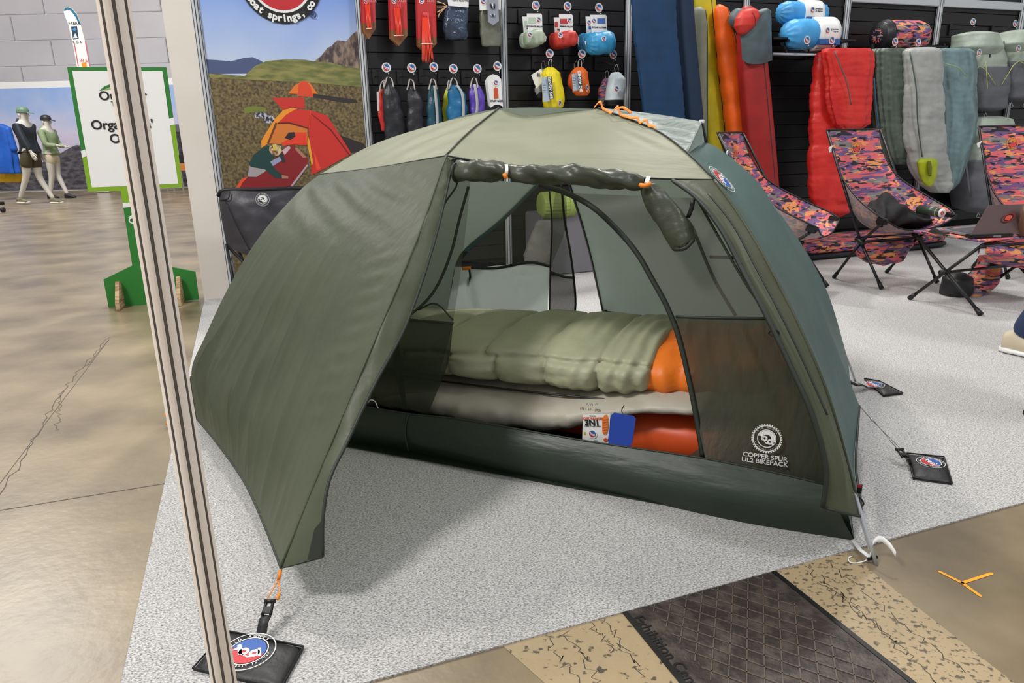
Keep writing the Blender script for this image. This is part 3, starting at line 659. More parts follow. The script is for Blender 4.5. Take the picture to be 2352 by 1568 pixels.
# right hand end of the fly (front half, then the half behind)
FOOT = T(1.252, 0, .15)
RID = [HR, T(.56, 0, 1.06), tp(1622, 327, 0), tp(1660, 347, 0), tp(1750, 430, 0), tp(1840, 600, 0), tp(1910, 770, 0), FOOT]
rp_all = RPOLE + RP2[1:]
coons('fly_end_panel', [HR, HR + UP * .0005], [FOOT, tp(1966, 1070, -.4), RP2[-1] + TT * .012], RID, [p + TT * .004 for p in cr(rp_all, 24)], M['teal'], tent, 26, 80,
      lambda s, t, p: .003 * nz(p, 5) + .009 * max(0, t - .72) * nz(p, 9) * 3, -.012)
bk = lambda p: (lambda d: T(d.dot(TT), -d.dot(TN), d.z))(Vector(p) - Vector((TC.x, TC.y, 0)))   # mirror to the far side
coons('fly_end_panel', [HR, HR + UP * .0005], [FOOT, T(1.24, .4, .1), bk(RP2[-1])], RID, [bk(p) for p in cr(rp_all, 24)], M['teal'], tent, 20, 50, wr(), -.01)
# left hand end
LFOOT = T(-1.22, 0, .12); LRID = [HL, T(-.60, 0, .93), T(-.86, 0, .74), T(-1.06, 0, .45), LFOOT]
lp_all = [HL] + LPX
coons('fly_end_panel', [HL, HL + UP * .0005], [LFOOT, LPX[-1]], LRID, lp_all, M['teal'], tent, 16, 40, wr())
coons('fly_end_panel', [HL, HL + UP * .0005], [LFOOT, bk(LPX[-1])], LRID, [bk(p) for p in lp_all], M['teal'], tent, 16, 40, wr())
# far side roof, vestibule half and the tied back half
A2 = T(0, .5, .985); TIP2 = T(-.05, 1.46, .045)
brp = [bk(p) for p in cr(rp_all, 24)]
coons('fly_roof_back', [HL, RM, CR, HR], [bk(LPX[0]), A2, bk(RP2[0])], [HL, bk(LPX[0])], [bk(p) for p in RPOLE], M['teal'], tent, 40, 20, wr(.003))
coons('fly_vestibule_back', [A2 + TT * .02, bk(RP2[0])], [TIP2, T(.42, 1.1, .11), T(.85, .85, .12), brp[-1]], [A2 + TT * .02, T(-.0, .98, .52), TIP2], [bk(p) for p in RP2], M['teal'], tent, 40, 40,
      lambda s, t, p: .012 * (1 - s) * t * math.sin(s * 22) + .003 * nz(p, 5))
tube('zip_edge', [A2 + TT * .02, T(-.0, .98, .52), TIP2], .007, M['trim'], tent, 6, 16)
tube('hem_tape', [TIP2, T(.42, 1.1, .11), T(.85, .85, .12), brp[-1]], .004, M['trim'], tent, 6, 16)
blp = [bk(p) for p in LPX]
dg = [tp(1240, 424, .62), tp(1155, 510, .66), tp(1066, 590, .66), tp(1046, 650, .66), tp(1038, 752, .66)]
coons('fly_tied_back_half', [A2, bk(LPX[0])], [dg[-1], blp[-1]], dg, blp, M['teal'], tent, 20, 30, lambda s, t, p: .02 * s * (1 - s) * math.sin(t * 12) + .003 * nz(p, 5))
coons('fly_tied_back_half', [dg[0], dg[0] + UP * .02], [dg[-1], dg[-1] - TT * .01], dg, [p + UP * .02 - TT * .012 - TN * .01 for p in dg], M['trim'], tent, 3, 20)
# vent visor on the roof
vt = tp(1612, 279, 0)
coons('roof_vent_visor', [HR + UP * .004, T(.52, .06, 1.10), vt], [tp(1500, 300, -.12) + UP * .004, tp(1575, 352, -.22) + UP * .004, tp(1578, 352, -.21) + UP * .005], [HR + UP * .004, tp(1500, 300, -.12) + UP * .004], [vt, tp(1592, 318, -.1), tp(1578, 352, -.21)], M['visor'], tent, 36, 16,
      lambda s, t, p: .003 * math.sin(t * 26 + s * 6 + 2 * nz(p, 4)) + .002 * nz(p, 15), -.004)
coons('roof_vent_visor', [HR + UP * .004, T(.52, .12, 1.09), vt], [HR + TN * .01, T(.45, .2, 1.03), T(.66, .22, .98)], [HR + UP * .004, HR + TN * .01], [vt, T(.69, .1, 1.03), T(.66, .22, .98)], M['visor'], tent, 16, 10)
poly('vent_lining', [vt - UP * .004, tp(1592, 318, -.1), tp(1580, 352, -.20), tp(1618, 325, .0)], M['inner'], tent)
tube('vent_prop', [vt, tp(1617, 300, 0), tp(1622, 328, 0)], .0045, M['trim'], tent, 6, 4)
tube('vent_edge', [vt, tp(1594, 316, -.1), tp(1578, 352, -.21)], .003, M['visor'], tent, 6, 6)
box('visor_tip', vt, TT * .008, TN * .006, UP * .006, M['print_white'], tent, .002)
# orange daisy chain on the ridge
dch = [(1365, 250), (1385, 252), (1405, 262), (1425, 266), (1450, 274), (1470, 285), (1490, 292), (1506, 300)]
lo = []
for i, (x, y) in enumerate(dch):
    s_ = -.02 - .10 * i / 7; lo.append(tp(x, y, s_) + UP * .004)
    if i < len(dch) - 1:
        x2, y2 = dch[i + 1]; h = (14, -2, 16, -1, 6, 10, 3)[i]
        lo.append(tp((x + x2) / 2 + 3, (y + y2) / 2 - h, s_) + UP * .004)
ribbon('gear_loop_webbing', lo, TN * .006 + UP * .004, M['orange'], tent, 60)
ribbon('gear_loop_webbing', [tp(1410, 256, .03) + UP * .003, tp(1430, 250, .03) + UP * .004, tp(1450, 262, .03) + UP * .003], TN * .006 + UP * .004, M['orange'], tent, 14)
# front right strip of the fly beside the open door
inn = [tp(1545, 414, -.44), tp(1600, 455, -.50), tp(1655, 525, -.55), tp(1705, 620, -.60), tp(1765, 735, -.66), tp(1815, 840, -.70), tp(1868, 960, -.74), tp(1898, 1080, -.76), tp(1890, 1165, -.77)]
coons('door_side_strip', [inn[0], RP2[0]], [inn[-1], tp(1940, 1178, -.74), RP2[-1]], inn, RP2, M['fly'], tent, 20, 70, lambda s, t, p: .006 * math.sin(s * 17 + 3 * nz(p, 3)) * (1 - s) + .004 * nz(p, 7), .006)
tube('door_zip', inn, .0065, M['trim'], tent, 6, 50)
tube('door_zip', [p + TT * .03 + UP * .012 for p in inn[1:-2]], .003, M['trim'], tent, 6, 40)
tube('corner_seam', [p + Vector((0, -.003, 0)) for p in RP2], .0045, M['fly'], tent, 6, 40)
tube('hem_tape', [inn[-1], tp(1940, 1178, -.74), RP2[-1], tp(1966, 1070, -.4), FOOT], .0035, M['trim'], tent, 6, 20)
# rolled up door with toggles
rl = [tp(1052, 394, -.52), tp(1100, 396, -.54), tp(1160, 396, -.55)]
loft('rolled_door', [(tp(1048, 396, -.52), UP * .030, TN * .03), (tp(1105, 392, -.54), UP * .031, TN * .032), (tp(1150, 392, -.55), UP * .024, TN * .024), (tp(1163, 393, -.55), UP * .016, TN * .018), (tp(1190, 400, -.55), UP * .024, TN * .024), (tp(1280, 402, -.55), UP * .026, TN * .028), (tp(1400, 409, -.53), UP * .026, TN * .03), (tp(1455, 419, -.50), UP * .021, TN * .024), (tp(1482, 421, -.49), UP * .013, TN * .016)],
     M['roll'], tent, 28, 70, lambda a, t, p: .0035 * math.sin(a * 3 + t * 22) + .007 * nz(p, 14) + .004 * abs(nz(p, 34)) + .002 * math.sin(a*2+t*60), cap=False)
dn_ = (UP * -.5 + TT * .86)
loft('rolled_door_end', [(tp(1487, 421, -.49), TT * .016, TN * .016), (tp(1503, 447, -.49), TT * .026 + UP * .012, TN * .028), (tp(1530, 490, -.50), TT * .036 + UP * .018, TN * .034), (tp(1555, 530, -.51), TT * .038 + UP * .014, TN * .036), (tp(1570, 562, -.52), TT * .028 + UP * .016, TN * .028)],
     M['roll'], tent, 26, 40, lambda a, t, p: .003 * math.sin(a * 4 + t * 7) + .006 * nz(p, 15) + .004 * abs(nz(p, 32)))
for k in range(3): tube('rolled_edge', [tp(1048, 396, -.53) + UP * (.028 - k * .007) * math.cos(a) + TN * (.028 - k * .007) * math.sin(a) - TT * .002 * k for a in [x * .35 for x in range(19)]], .0030, M['trim'], tent, 6)
tube('rolled_edge', [tp(1548, 572, -.54), tp(1572, 570, -.55), tp(1593, 550, -.53)], .006, M['trim'], tent, 6, 8)
ribbon('toggle_strap', [tp(1163, 378, -.55), tp(1164, 392, -.583), tp(1161, 408, -.57)], TT * .005, M['print_white'], tent, 6)
ribbon('toggle_strap', [tp(1490, 406, -.49), tp(1485, 420, -.52)], TT * .006, M['print_white'], tent, 2)
tube('toggle', [tp(1158, 398, -.59), tp(1163, 410, -.59)], .006, M['orange'], tent, 6)
tube('toggle', [tp(1470, 425, -.52), tp(1483, 426, -.53), tp(1494, 421, -.52)], .006, M['orange'], tent, 8, 6)
tube('door_tie', [A_ + Vector((0, -.01, -.01)), tp(1052, 415, -.51), tp(1020, 470, -.56), tp(1000, 540, -.66)], .003, M['trim'], tent, 6, 12)
# inner tent: bathtub wall, floor
bt = [tp(790, 925, -.60), tp(940, 950, -.60), tp(1054, 962, -.60), tp(1332, 1010, -.60), tp(1620, 1053, -.60), tp(1780, 1085, -.61), tp(1900, 1113, -.62)]
fr0, fr1 = T(-1.15, -.6, .006), gp(1962, 1241, .006)
coons('bathtub_wall', [T(-1.12, -.57, .17)] + bt[1:], [fr0, gp(815, 1017, .006), gp(985, 1046, .006), gp(1160, 1085, .006), gp(1480, 1150, .006), gp(1700, 1198, .006), fr1], [T(-1.12, -.57, .17), fr0], [bt[-1], tp(1935, 1190, -.66), fr1], M['tub'], tent, 60, 10, lambda s, t, p: .004 * nz((p.x, p.y, p.z * 4), 6) + .010 * max(0, s - .8) * math.sin(t * 22 + s * 20), .018)
tube('bathtub_seam', bt, .0030, M['trim'], tent, 6, 40)
tube('bathtub_seam', [tp(937, 951, -.605), tp(930, 990, -.62), tp(938, 1035, -.615)], .003, M['trim'], tent, 6, 8)
FL = [fr0, fr1, T(1.2, .56, .006), T(-1.15, .56, .006)]
poly('tent_floor', [p + UP * .004 for p in FL], M['tub'], tent)
coons('bathtub_wall', [T(-1.12, .55, .17), T(1.18, .55, .17)], [FL[3], FL[2]], [T(-1.12, .55, .17), FL[3]], [T(1.18, .55, .17), FL[2]], M['tub'], tent, 20, 4)
coons('bathtub_wall', [T(1.18, -.57, .17), T(1.18, .55, .17)], [fr1, FL[2]], [T(1.18, -.57, .17), fr1], [T(1.18, .55, .17), FL[2]], M['tub'], tent, 20, 4)
coons('bathtub_wall', [T(-1.12, -.57, .17), T(-1.12, .55, .17)], [fr0, FL[3]], [T(-1.12, -.57, .17), fr0], [T(-1.12, .55, .17), FL[3]], M['tub'], tent, 20, 4)
# front inner wall
arc = [(1240, 424), (1300, 443), (1360, 475), (1415, 525), (1462, 580), (1500, 645), (1530, 700), (1556, 765), (1580, 860), (1600, 960), (1615, 1052)]
tube('door_zip_arc', [fi(*p) for p in arc], .0085, M['trim'], tent, 8, 60)
rpi = [fi(1600, 455), fi(1660, 560), fi(1712, 650), fi(1765, 730), fi(1830, 870), fi(1880, 1010), fi(1905, 1112)]
coons('inner_solid_panel', [fi(1552, 726), fi(1660, 729), fi(1765, 730)], [bt[4], bt[5], bt[6]], [fi(1552, 726), fi(1556, 765), fi(1580, 860), fi(1600, 960), bt[4]], rpi[3:], M['solid'], tent, 30, 40, lambda s, t, p: .004 * math.sin(s * 30 + 4 * nz(p, 3)) * (1 - t) + .003 * nz(p, 9))
coons('inner_mesh_panel', [fi(1300, 443), fi(1600, 455)], [fi(1552, 726), fi(1765, 730)], [fi(1300, 443), fi(1360, 475), fi(1415, 525), fi(1462, 580), fi(1500, 645), fi(1552, 726)], rpi[:4], M['greymesh'], tent, 16, 16)
tube('inner_seam', [fi(1552, 727), fi(1660, 730), fi(1765, 731)], .004, M['trim'], tent, 6, 10)
tube('inner_edge', rpi, .004, M['trim'], tent, 6, 20)
poly('mesh_patch', [fi(1710, 1078, .01), fi(1758, 1088, .01), fi(1757, 1106, .01), fi(1712, 1096, .01)], flat(98, 108, 82), tent)
poly('mesh_patch', [fi(1758, 1086, .01), fi(1809, 1092, .01), fi(1805, 1120, .01), fi(1760, 1104, .01)], flat(88, 98, 74), tent)
poly('zip_garage', [fi(1614, 1022, .004), fi(1616, 1052, .004), fi(1585, 1045, .004)], M['solid'], tent)
# printed emblem and name on the solid panel
ec = fi(1761, 1007, .020); ex_ = fi(1797, 1012, .020) - ec; ey_ = fi(1761, 975, .020) - ec
emblem('printed_emblem', ec, ex_, ey_, ex_.length * .94, tent, 'white', 36)
text('printed_lettering', 'COPPER SPUR', .0185, fi(1757, 1049, .022), fi(1790, 1053.5, .022) - fi(1757, 1049, .022), UP, M['print_white'], tent, .0003)
text('printed_lettering', 'UL2 BIKEPACK', .0185, fi(1756, 1061, .022), fi(1790, 1065.5, .022) - fi(1756, 1061, .022), UP, M['print_white'], tent, .0003)
tube('guy_loop', [tp(1765, 765, -.66), tp(1778, 755, -.67), tp(1790, 765, -.67), tp(1776, 772, -.67), tp(1765, 765, -.66)], .0018, M['black'], tent, 5, 16)
# left mesh door half hanging open, with solid pocket
coons('inner_mesh_door', [fi(1035, 405), fi(1082, 405)], [fi(838, 925), fi(925, 905), fi(1000, 900)], [fi(1035, 405), fi(985, 600), fi(910, 790), fi(838, 925)], [fi(1082, 405), fi(1066, 560), fi(1040, 740), fi(1012, 850), fi(1000, 900)], M['mesh'], tent, 16, 30, wr(.006, 5))
tube('door_zip_arc', [fi(1076, 428, .01), fi(1056, 500, .01), fi(1036, 580, .01), fi(1005, 655, .01), fi(975, 695, .01), fi(935, 728, .01)], .0045, M['trim'], tent, 6, 24)
coons('mesh_door_pocket', [fi(910, 732, .012), fi(1041, 742, .012)], [fi(925, 935, .02), fi(985, 945, .02)], [fi(910, 732, .012), fi(905, 830, .015), fi(925, 935, .02)], [fi(1041, 742, .012), fi(1030, 830, .015), fi(1008, 890, .02), fi(985, 945, .02)], M['darkmesh'], tent, 16, 20, lambda s, t, p: .010 * nz(p, 8) + .004 * nz(p, 20))
coons('mesh_door_pocket', [fi(860, 860, .012), fi(910, 735, .012)], [fi(850, 925, .012), fi(935, 938, .012)], [fi(860, 860, .012), fi(850, 925, .012)], [fi(910, 735, .012), fi(935, 938, .012)], M['darkmesh'], tent, 8, 10, wr(.006, 8))
tube('pocket_edge', [fi(910, 731, .016), fi(975, 737, .016), fi(1041, 742, .016)], .0045, M['trim'], tent, 6, 8)
poly('pocket_flap', [fi(930, 726, .006), fi(1000, 698, .006), fi(1041, 738, .006), fi(975, 734, .006)], M['mesh'], tent)
tube('pocket_edge', [fi(960, 712, .008), fi(1000, 697, .008), fi(1041, 735, .008)], .003, M['trim'], tent, 6, 8)
tube('door_cord', [fi(845, 925, .02), fi(852, 918, .03), fi(862, 922, .03), fi(868, 936, .03), fi(876, 942, .03)], .0018, M['print_white'], tent, 5, 12)
# back inner wall: pale panel, mesh, pocket
coons('inner_back_panel', [bi(1046, 612), bi(1140, 614), bi(1220, 603), bi(1265, 612)], [bi(1015, 775), bi(1240, 775)], [bi(1046, 612), bi(1030, 700), bi(1015, 775)], [bi(1265, 612), bi(1258, 700), bi(1262, 775)], M['inner'], tent, 40, 30,
      lambda s, t, p: .026 * math.exp(-((s - .14 - .25 * t) / .035) ** 2) + .012 * math.sin(s * 34) * max(0, .4 - t) + .022 * nz(p, 6) + .010 * abs(nz(p, 15)))
tube('panel_binding', [bi(1062, 614), bi(1140, 615), bi(1220, 602), bi(1266, 612)], .007, M['trim'], tent, 6, 16)
coons('inner_back_mesh', [bi(1240, 424), bi(1300, 430)], [bi(1062, 612), bi(1265, 612)], [bi(1240, 424), bi(1150, 515), bi(1062, 600)], [bi(1300, 430), bi(1300, 520), bi(1265, 612)], M['greymesh'], tent, 12, 12)
coons('inner_back_mesh', [bi(1278, 425), bi(1296, 440)], [bi(1262, 630), bi(1318, 640)], [bi(1278, 425), bi(1266, 520), bi(1262, 630)], [bi(1296, 440), bi(1305, 540), bi(1318, 640)], M['mesh'], tent, 8, 20, wr(.012, 6))
coons('mesh_pocket', [bi(1264, 624), bi(1320, 638)], [bi(1262, 730), bi(1323, 728)], [bi(1264, 624), bi(1262, 730)], [bi(1320, 638), bi(1323, 728)], M['darkmesh'], tent, 10, 10, wr(.010, 8))
tube('pocket_edge', [bi(1264, 624), bi(1290, 634), bi(1320, 638)], .006, M['trim'], tent, 6, 6)
tube('door_zip_arc', [bi(1290, 425), bi(1296, 500), bi(1310, 580), bi(1318, 640), bi(1322, 690), bi(1320, 728)], .005, M['trim'], tent, 6, 20)
tube('door_zip_arc', [bi(1262, 440), bi(1268, 520), bi(1264, 612), bi(1262, 730)], .0035, M['trim'], tent, 6, 20)
ribbon('toggle_strap', [bi(1062, 616, -.02), bi(1082, 615, -.02)], UP * .008, M['orange'], tent)
tube('toggle', [bi(1078, 620, -.02), bi(1080, 636, -.02), bi(1076, 652, -.02)], .005, M['trim'], tent, 6, 4)
tube('inner_seam', [fi(1590, 520, -.35), fi(1640, 640, -.35), fi(1690, 725, -.35)], .006, M['trim'], tent, 6, 8)
tube('inner_seam', [fi(1630, 590, -.34), fi(1690, 592, -.34)], .005, M['trim'], tent, 6)
ribbon('door_strap', [tp(1592, 458, -.5), tp(1588, 480, -.5), tp(1580, 500, -.5)], TT * .006, M['black'], tent, 4)
# poles, stake out points, corner strap
tube('pole', [T(1.28, -.725, 0), T(1.2, -.66, .2), T(1.05, -.56, .52)], .0048, M['alu'], tent, 8, 10)
tube('pole', [gp(2008, 1292), tp(1985, 1215, -.695), tp(1975, 1180, -.68), tp(1900, 920, -.61), tp(1838, 770, -.55), tp(1755, 600, -.46), tp(1634, 426, -.30), tp(1500, 314, -.1), HR - UP * .03, CR - UP * .04, RM - UP * .035, HL - UP * .03] + [p - UP * .02 + TT * .02 + TN * .01 for p in lp_all[1:]], .0048, M['alu'], tent, 8, 90)
tube('pole', [bk(gp(2008, 1292)), bk(tp(1975, 1180, -.68)), bk(tp(1755, 600, -.46)), bk(tp(1636, 420, -.30)), HR - UP * .01], .0048, M['alu'], tent, 8, 40)
tube('pole', [bk(LPX[-1]), bk(LPX[3]), bk(LPX[0]) - UP * .03, HL - UP * .03], .0048, M['alu'], tent, 8, 30)
tube('brow_pole', [A_ - UP * .02, tp(1075, 308, -.28) - UP * .03, CR - UP * .035, T(0, .2, 1.1), A2 - UP * .01], .0045, M['alu'], tent, 8, 20)
ribbon('corner_strap', [gp(1958, 1240, .01), gp(1975, 1262, .008), gp(1998, 1280, .012)], U * .006, M['print_white'], tent)
ribbon('corner_strap', [gp(1996, 1283, .012), tp(2006, 1245, -.70), tp(2022, 1236, -.70), tp(2044, 1252, -.72), tp(2058, 1273, -.73)], UP * .006 + TN * .003, M['print_white'], tent, 16)
tube('corner_cord', [gp(1998, 1282, .012), gp(1980, 1290, .004), gp(1955, 1292, .003), gp(1948, 1282, .003), gp(1958, 1276, .004)], .0016, M['print_white'], tent, 5, 16)
box('corner_buckle', gp(2004, 1281, .012), U * .016, V * .004, UP * .004, M['black'], tent, .002)
ribbon('fly_loop', [tp(1818, 737, -.56), tp(1826, 742, -.58), tp(1826, 752, -.58)], UP * .004 + TN * .002, M['print_white'], tent, 6)
tube('fly_loop', [tp(1817, 745, -.58), tp(1822, 756, -.59), tp(1832, 758, -.58)], .005, M['orange'], tent, 6, 6)
box('side_tag', tp(1974, 1122, -.62), TT * .006, TN * .001, UP * .013, M['print_black'], tent); box('side_tag', tp(1974, 1116, -.624), TT * .005, TN * .001, UP * .004, M['print_red'], tent)
tube('side_loop', [tp(1974, 1140, -.62), tp(1984, 1156, -.62), tp(1979, 1164, -.62)], .002, M['trim'], tent, 5, 6)
lx = (RP2[1] - RP2[0]).normalized(); ly = (tp(1750, 430, 0) - RP2[0]).normalized(); ly = (ly + TN * .9).normalized(); lzn = lx.cross(ly)
if lzn.dot(CAM - RP2[0]) < 0: lx = -lx; lzn = -lzn
emblem('fly_emblem', tp(1655, 414, -.265) + lzn * .006, lx, ly, .052, tent, 'dark')

# ================================================================== INSIDE THE TENT
M['gbag'] = mat('sage_down_fabric', (166, 168, 140), .5, (178, 179, 150), 6, bump=(16, .004), bstretch=(1, 1, 2), trans=.05)
M['bbag'] = mat('beige_down_fabric', (176, 170, 156), .5, (188, 182, 168), 6, bump=(14, .005))
M['obag'] = mat('orange_down_fabric', (232, 112, 22), .5, (244, 128, 32), 6, bump=(16, .005))
M['opad'] = mat('rust_pad_fabric', (220, 84, 36), .45, (228, 92, 42), 5)
pad = loft('sleeping_pad', [(T(-1.0, -.1, .055), TN * .10, UP * .02), (T(-.96, -.05, .055), TN * .24, UP * .035), (T(.46, -.05, .055), TN * .25, UP * .035), (T(.60, -.12, .112), TN * .33, UP * .090), (T(.98, -.12, .112), TN * .33, UP * .090), (T(1.06, -.12, .112), TN * .28, UP * .06)], M['opad'], None, 36, 50, lambda a, t, p: .006 * math.sin(t * 60) * (1 if math.sin(a) > 0 else .4), 3.2)
props(pad, 'rust orange inflatable sleeping pad lying on the tent floor under the bags', 'sleeping pad')
bb = thing('beige_sleeping_bag', T(0, -.13, .185), 'beige down sleeping bag spread on the pad beneath the sage one', 'sleeping bag')
loft('shell', [(T(-.98, -.13, .165), TN * .14, UP * .04), (T(-.9, -.13, .155), TN * .33, UP * .070), (T(.3, -.13, .158), TN * .385, UP * .072), (T(.50, -.13, .200), TN * .37, UP * .050), (T(.62, -.13, .232), TN * .365, UP * .034), (T(.80, -.12, .245), TN * .36, UP * .038), (T(1.0, -.12, .24), TN * .3, UP * .03)], M['bbag'], bb, 44, 110,
     lambda a, t, p: .020 * nz(p, 6) + .022 * abs(nz((p.x * 1.3, p.y * 1.3, p.z * .6), 11, 3)) + .007 * nz(p, 24), 2.6)
tube('zip', [T(-.5, -.425, .222), T(-.05, -.43, .224), T(.3, -.43, .226), T(.60, -.44, .238)], .004, M['black'], bb, 6, 20)
for r_, c_ in ((1349, 929), (1359, 928), (1370, 927)): tube('printed_care_mark', [tp(r_ - 3, c_ + 3, -.53), tp(r_, c_ - 3, -.53), tp(r_ + 3, c_ + 3, -.53)], .0006, M['print_black'], bb, 4)
text('printed_care_mark', '(1) - 20 - (93)', .012, tp(1356, 940, -.53), TT, UP, M['print_black'], bb)
gb = thing('sage_sleeping_bag', T(0, -.12, .3), 'puffy sage green quilted sleeping bag lying on top of the beige one', 'sleeping bag')
def gd(a, t, p):
    r = (p - TC).dot(TT); k = abs(math.sin((r + .13) / .205 * math.pi)) ** .35 if math.sin(a) > .35 else abs(math.sin((r + .05) / .175 * math.pi)) ** .35
    seam = math.exp(-((math.sin(a) - .38) / .07) ** 2) * (1 if math.cos(a) < 0 else 0)
    rs = 1 - k
    fn = .018 * rs * nz((r * 4, math.sin(a) * 14, math.cos(a) * 14), 1.0) + .004 * nz((r * 12, math.sin(a) * 5, 3), 1.6)
    wrk = max(0, (r - .25)) * .05 * math.sin(r * 120 + a * 3 + 4 * nz(p, 5))
    gr = math.exp(-(abs(math.sin((r + (.13 if math.sin(a) > .38 else .05)) / (.205 if math.sin(a) > .38 else .175) * math.pi)) / .10) ** 2)
    return .028 * k - .020 * seam - .010 * gr + .009 * nz(p, 6) + fn * 1.2 + .006 * nz((p.x * .7, p.y * .7, p.z * 2.4), 16) + wrk * .4 - .012
loft('shell', [(T(-.95, -.1, .28), TN * .16, UP * .04), (T(-.85, -.12, .28), TN * .29, UP * .06), (T(-.2, -.13, .290), TN * .315, UP * .072), (T(.2, -.13, .302), TN * .315, UP * .085), (T(.58, -.13, .312), TN * .32, UP * .085), (T(.635, -.13, .315), TN * .30, UP * .070), (T(.655, -.13, .315), TN * .22, UP * .035)], M['gbag'], gb, 84, 260, gd, 2.5)
ob = loft('orange_quilt', [(T(.50, -.14, .30), TN * .26, UP * .05), (T(.66, -.13, .305), TN * .29, UP * .085), (T(.78, -.12, .315), TN * .28, UP * .085), (T(.95, -.1, .32), TN * .25, UP * .08), (T(1.02, -.1, .31), TN * .12, UP * .03)], M['obag'], None, 48, 60, lambda a, t, p: .014 * nz(p, 9) + .010 * abs(nz(p, 18)) + .006 * math.sin(t * 40), 2.4)
props(ob, 'bright orange down quilt bunched at the open end of the sage sleeping bag', 'quilt')
# price card and blue card
pc = thing('price_card', tp(1370, 1010, -.575), 'white printed 3N1 card standing at the tent sill left of the blue card', 'card')
cp_ = lambda x, y, k=0: tp(x, y, -.575 - k)
poly('card', [cp_(1339, 952), cp_(1402, 950), cp_(1397, 1024), cp_(1337, 1018)], M['print_white'], pc, .0012, TN)
cx_ = cp_(1395, 985) - cp_(1345, 984)
for s_, z_, x_, y_, b_, m_ in (('LOST RANGER', .0105, 1361, 961, .0003, flat(214, 96, 40)), ('3N1', .026, 1360, 971, .0012, M['print_black']), ('3 BAGS  1 SLEEP SYSTEM', .0048, 1361, 979, 0, M['print_black'])):
    text('card_lettering', s_, z_, cp_(x_, y_, .0015), cx_, UP, m_, pc, b_)
text('card_lettering', 'FireLine', .006, cp_(1361, 955, .0015), cx_, UP, M['print_black'], pc)
emblem('card_emblem', cp_(1361, 996, .0015), cx_, UP, .0145, pc)
text('card_lettering', '650 fill\n0°F -18°C', .0045, cp_(1368, 1013, .0015), cx_, UP, flat(70, 110, 160), pc)
bm = bmesh.new(); disc(bm, cp_(1391, 1010, .0015), cx_, UP, .0065, 0, 20); bmobj('printed_dot', bm, flat(226, 96, 40), pc)
poly('printed_picture', [cp_(x, y, .0015) for x, y in ((1388, 953), (1394, 952), (1398, 962), (1397, 985), (1393, 998), (1387, 999), (1383, 990), (1383, 965))], flat(232, 126, 50), pc)
for k in range(6): poly('printed_picture_line', [cp_(x, y, .0025) for x, y in ((1384, 964 + k * 6), (1397, 962 + k * 6), (1397, 963.2 + k * 6), (1384, 965.2 + k * 6))], flat(190, 84, 30), pc)
poly('printed_square', [cp_(x, y, .0015) for x, y in ((1341, 992), (1346, 992), (1346, 998), (1341, 998))], flat(196, 168, 40), pc)
bc = thing('blue_card', tp(1428, 1020, -.60), 'plain blue rounded swing tag hanging right of the white printed card', 'tag')
q = [tp(x, y, -.60) for x, y in ((1410, 948), (1455, 956), (1460, 962), (1452, 1018), (1446, 1025), (1400, 1019), (1396, 1012), (1404, 953))]
poly('card', q, flat(24, 66, 168, .35), bc, .004, TN)
tube('cord', [tp(1432, 955, -.60), tp(1428, 942, -.56), tp(1434, 930, -.52)], .0016, M['black'], bc, 5, 8)

# ================================================================== GROUND WEIGHTS
def weight(pts, strap, clip, label, ec=None, ex_=None, er=.05):
    P = [gp(x, y, .012) for x, y in pts]; c = sum(P, Vector()) / len(P)
    t = thing('ground_weight', (c.x, c.y, .005), label, 'weight bag', 'weighted bags pinning the tent guy points')
    bm = bmesh.new(); n = 10; top = []; 
    for j in range(n + 1):
        for i in range(n + 1):
            s, q = i / n, j / n; p = P[0] * (1 - s) * (1 - q) + P[1] * s * (1 - q) + P[2] * s * q + P[3] * (1 - s) * q
            e = min(1, 5 * min(s, 1 - s, q, 1 - q)); top.append(bm.verts.new(Vector((p.x, p.y, .009 + .009 * e + .003 * nz(p, 14)))))
    for j in range(n):
        for i in range(n): k = j * (n + 1) + i; bm.faces.new((top[k], top[k + 1], top[k + n + 2], top[k + n + 1]))
    r = bmesh.ops.extrude_edge_only(bm, edges=[e for e in bm.edges if e.is_boundary])
    for v_ in [g for g in r['geom'] if isinstance(g, bmesh.types.BMVert)]: v_.co.z = .0052
    bmesh.ops.recalc_face_normals(bm, faces=bm.faces)
    bmobj('pouch', bm, M['bagblack'], t, True)
    tube('edge_binding', [Vector((p.x, p.y, .012)) for p in P + [P[0]]], .0026, M['black'], t, 6)
    a, b = strap; ribbon('strap', [a, a.lerp(b, .5) + UP * .008, b], (b - a).cross(UP).normalized() * .011, M['bagblack'], t, 8, .003)
    d = (clip - b).normalized(); sdv = d.cross(UP).normalized()
    for s_ in (-1, 1): tube('clip_side', [b + sdv * .009 * s_, clip + sdv * .007 * s_], .0035, M['black'], t, 6)
    tube('clip_bar', [clip - sdv * .012, clip + sdv * .012], .005, M['black'], t, 8); box('clip_body', b.lerp(clip, .35), sdv * .010, d * .008, d.cross(sdv) * .004, M['black'], t, .002)
    if ec: e0 = ec; emblem('printed_emblem', Vector((e0.x, e0.y, .0205)), ex_, UP.cross(ex_), er, t, 'dark')
    return t
k0 = gp(612, 1455, .02)
weight([(520, 1448), (697, 1484), (645, 1580), (443, 1533)], (gp(600, 1455, .02), gp(612, 1412, .045)), gp(620, 1380, .06), 'black weight bag behind the foot of the white corner post, tied with orange cord', gp(571, 1503, .012), (gp(600, 1495) - gp(545, 1505)).normalized(), .056)
weight([(2083, 1040), (2168, 1048), (2187, 1109), (2098, 1097)], (gp(2090, 1062, .015), gp(2079, 1050, .035)), gp(2066, 1032, .045), 'black weight bag holding the long grey guy line right of the tent', gp(2137, 1067, .012), (gp(2155, 1072) - gp(2120, 1062)).normalized(), .040)
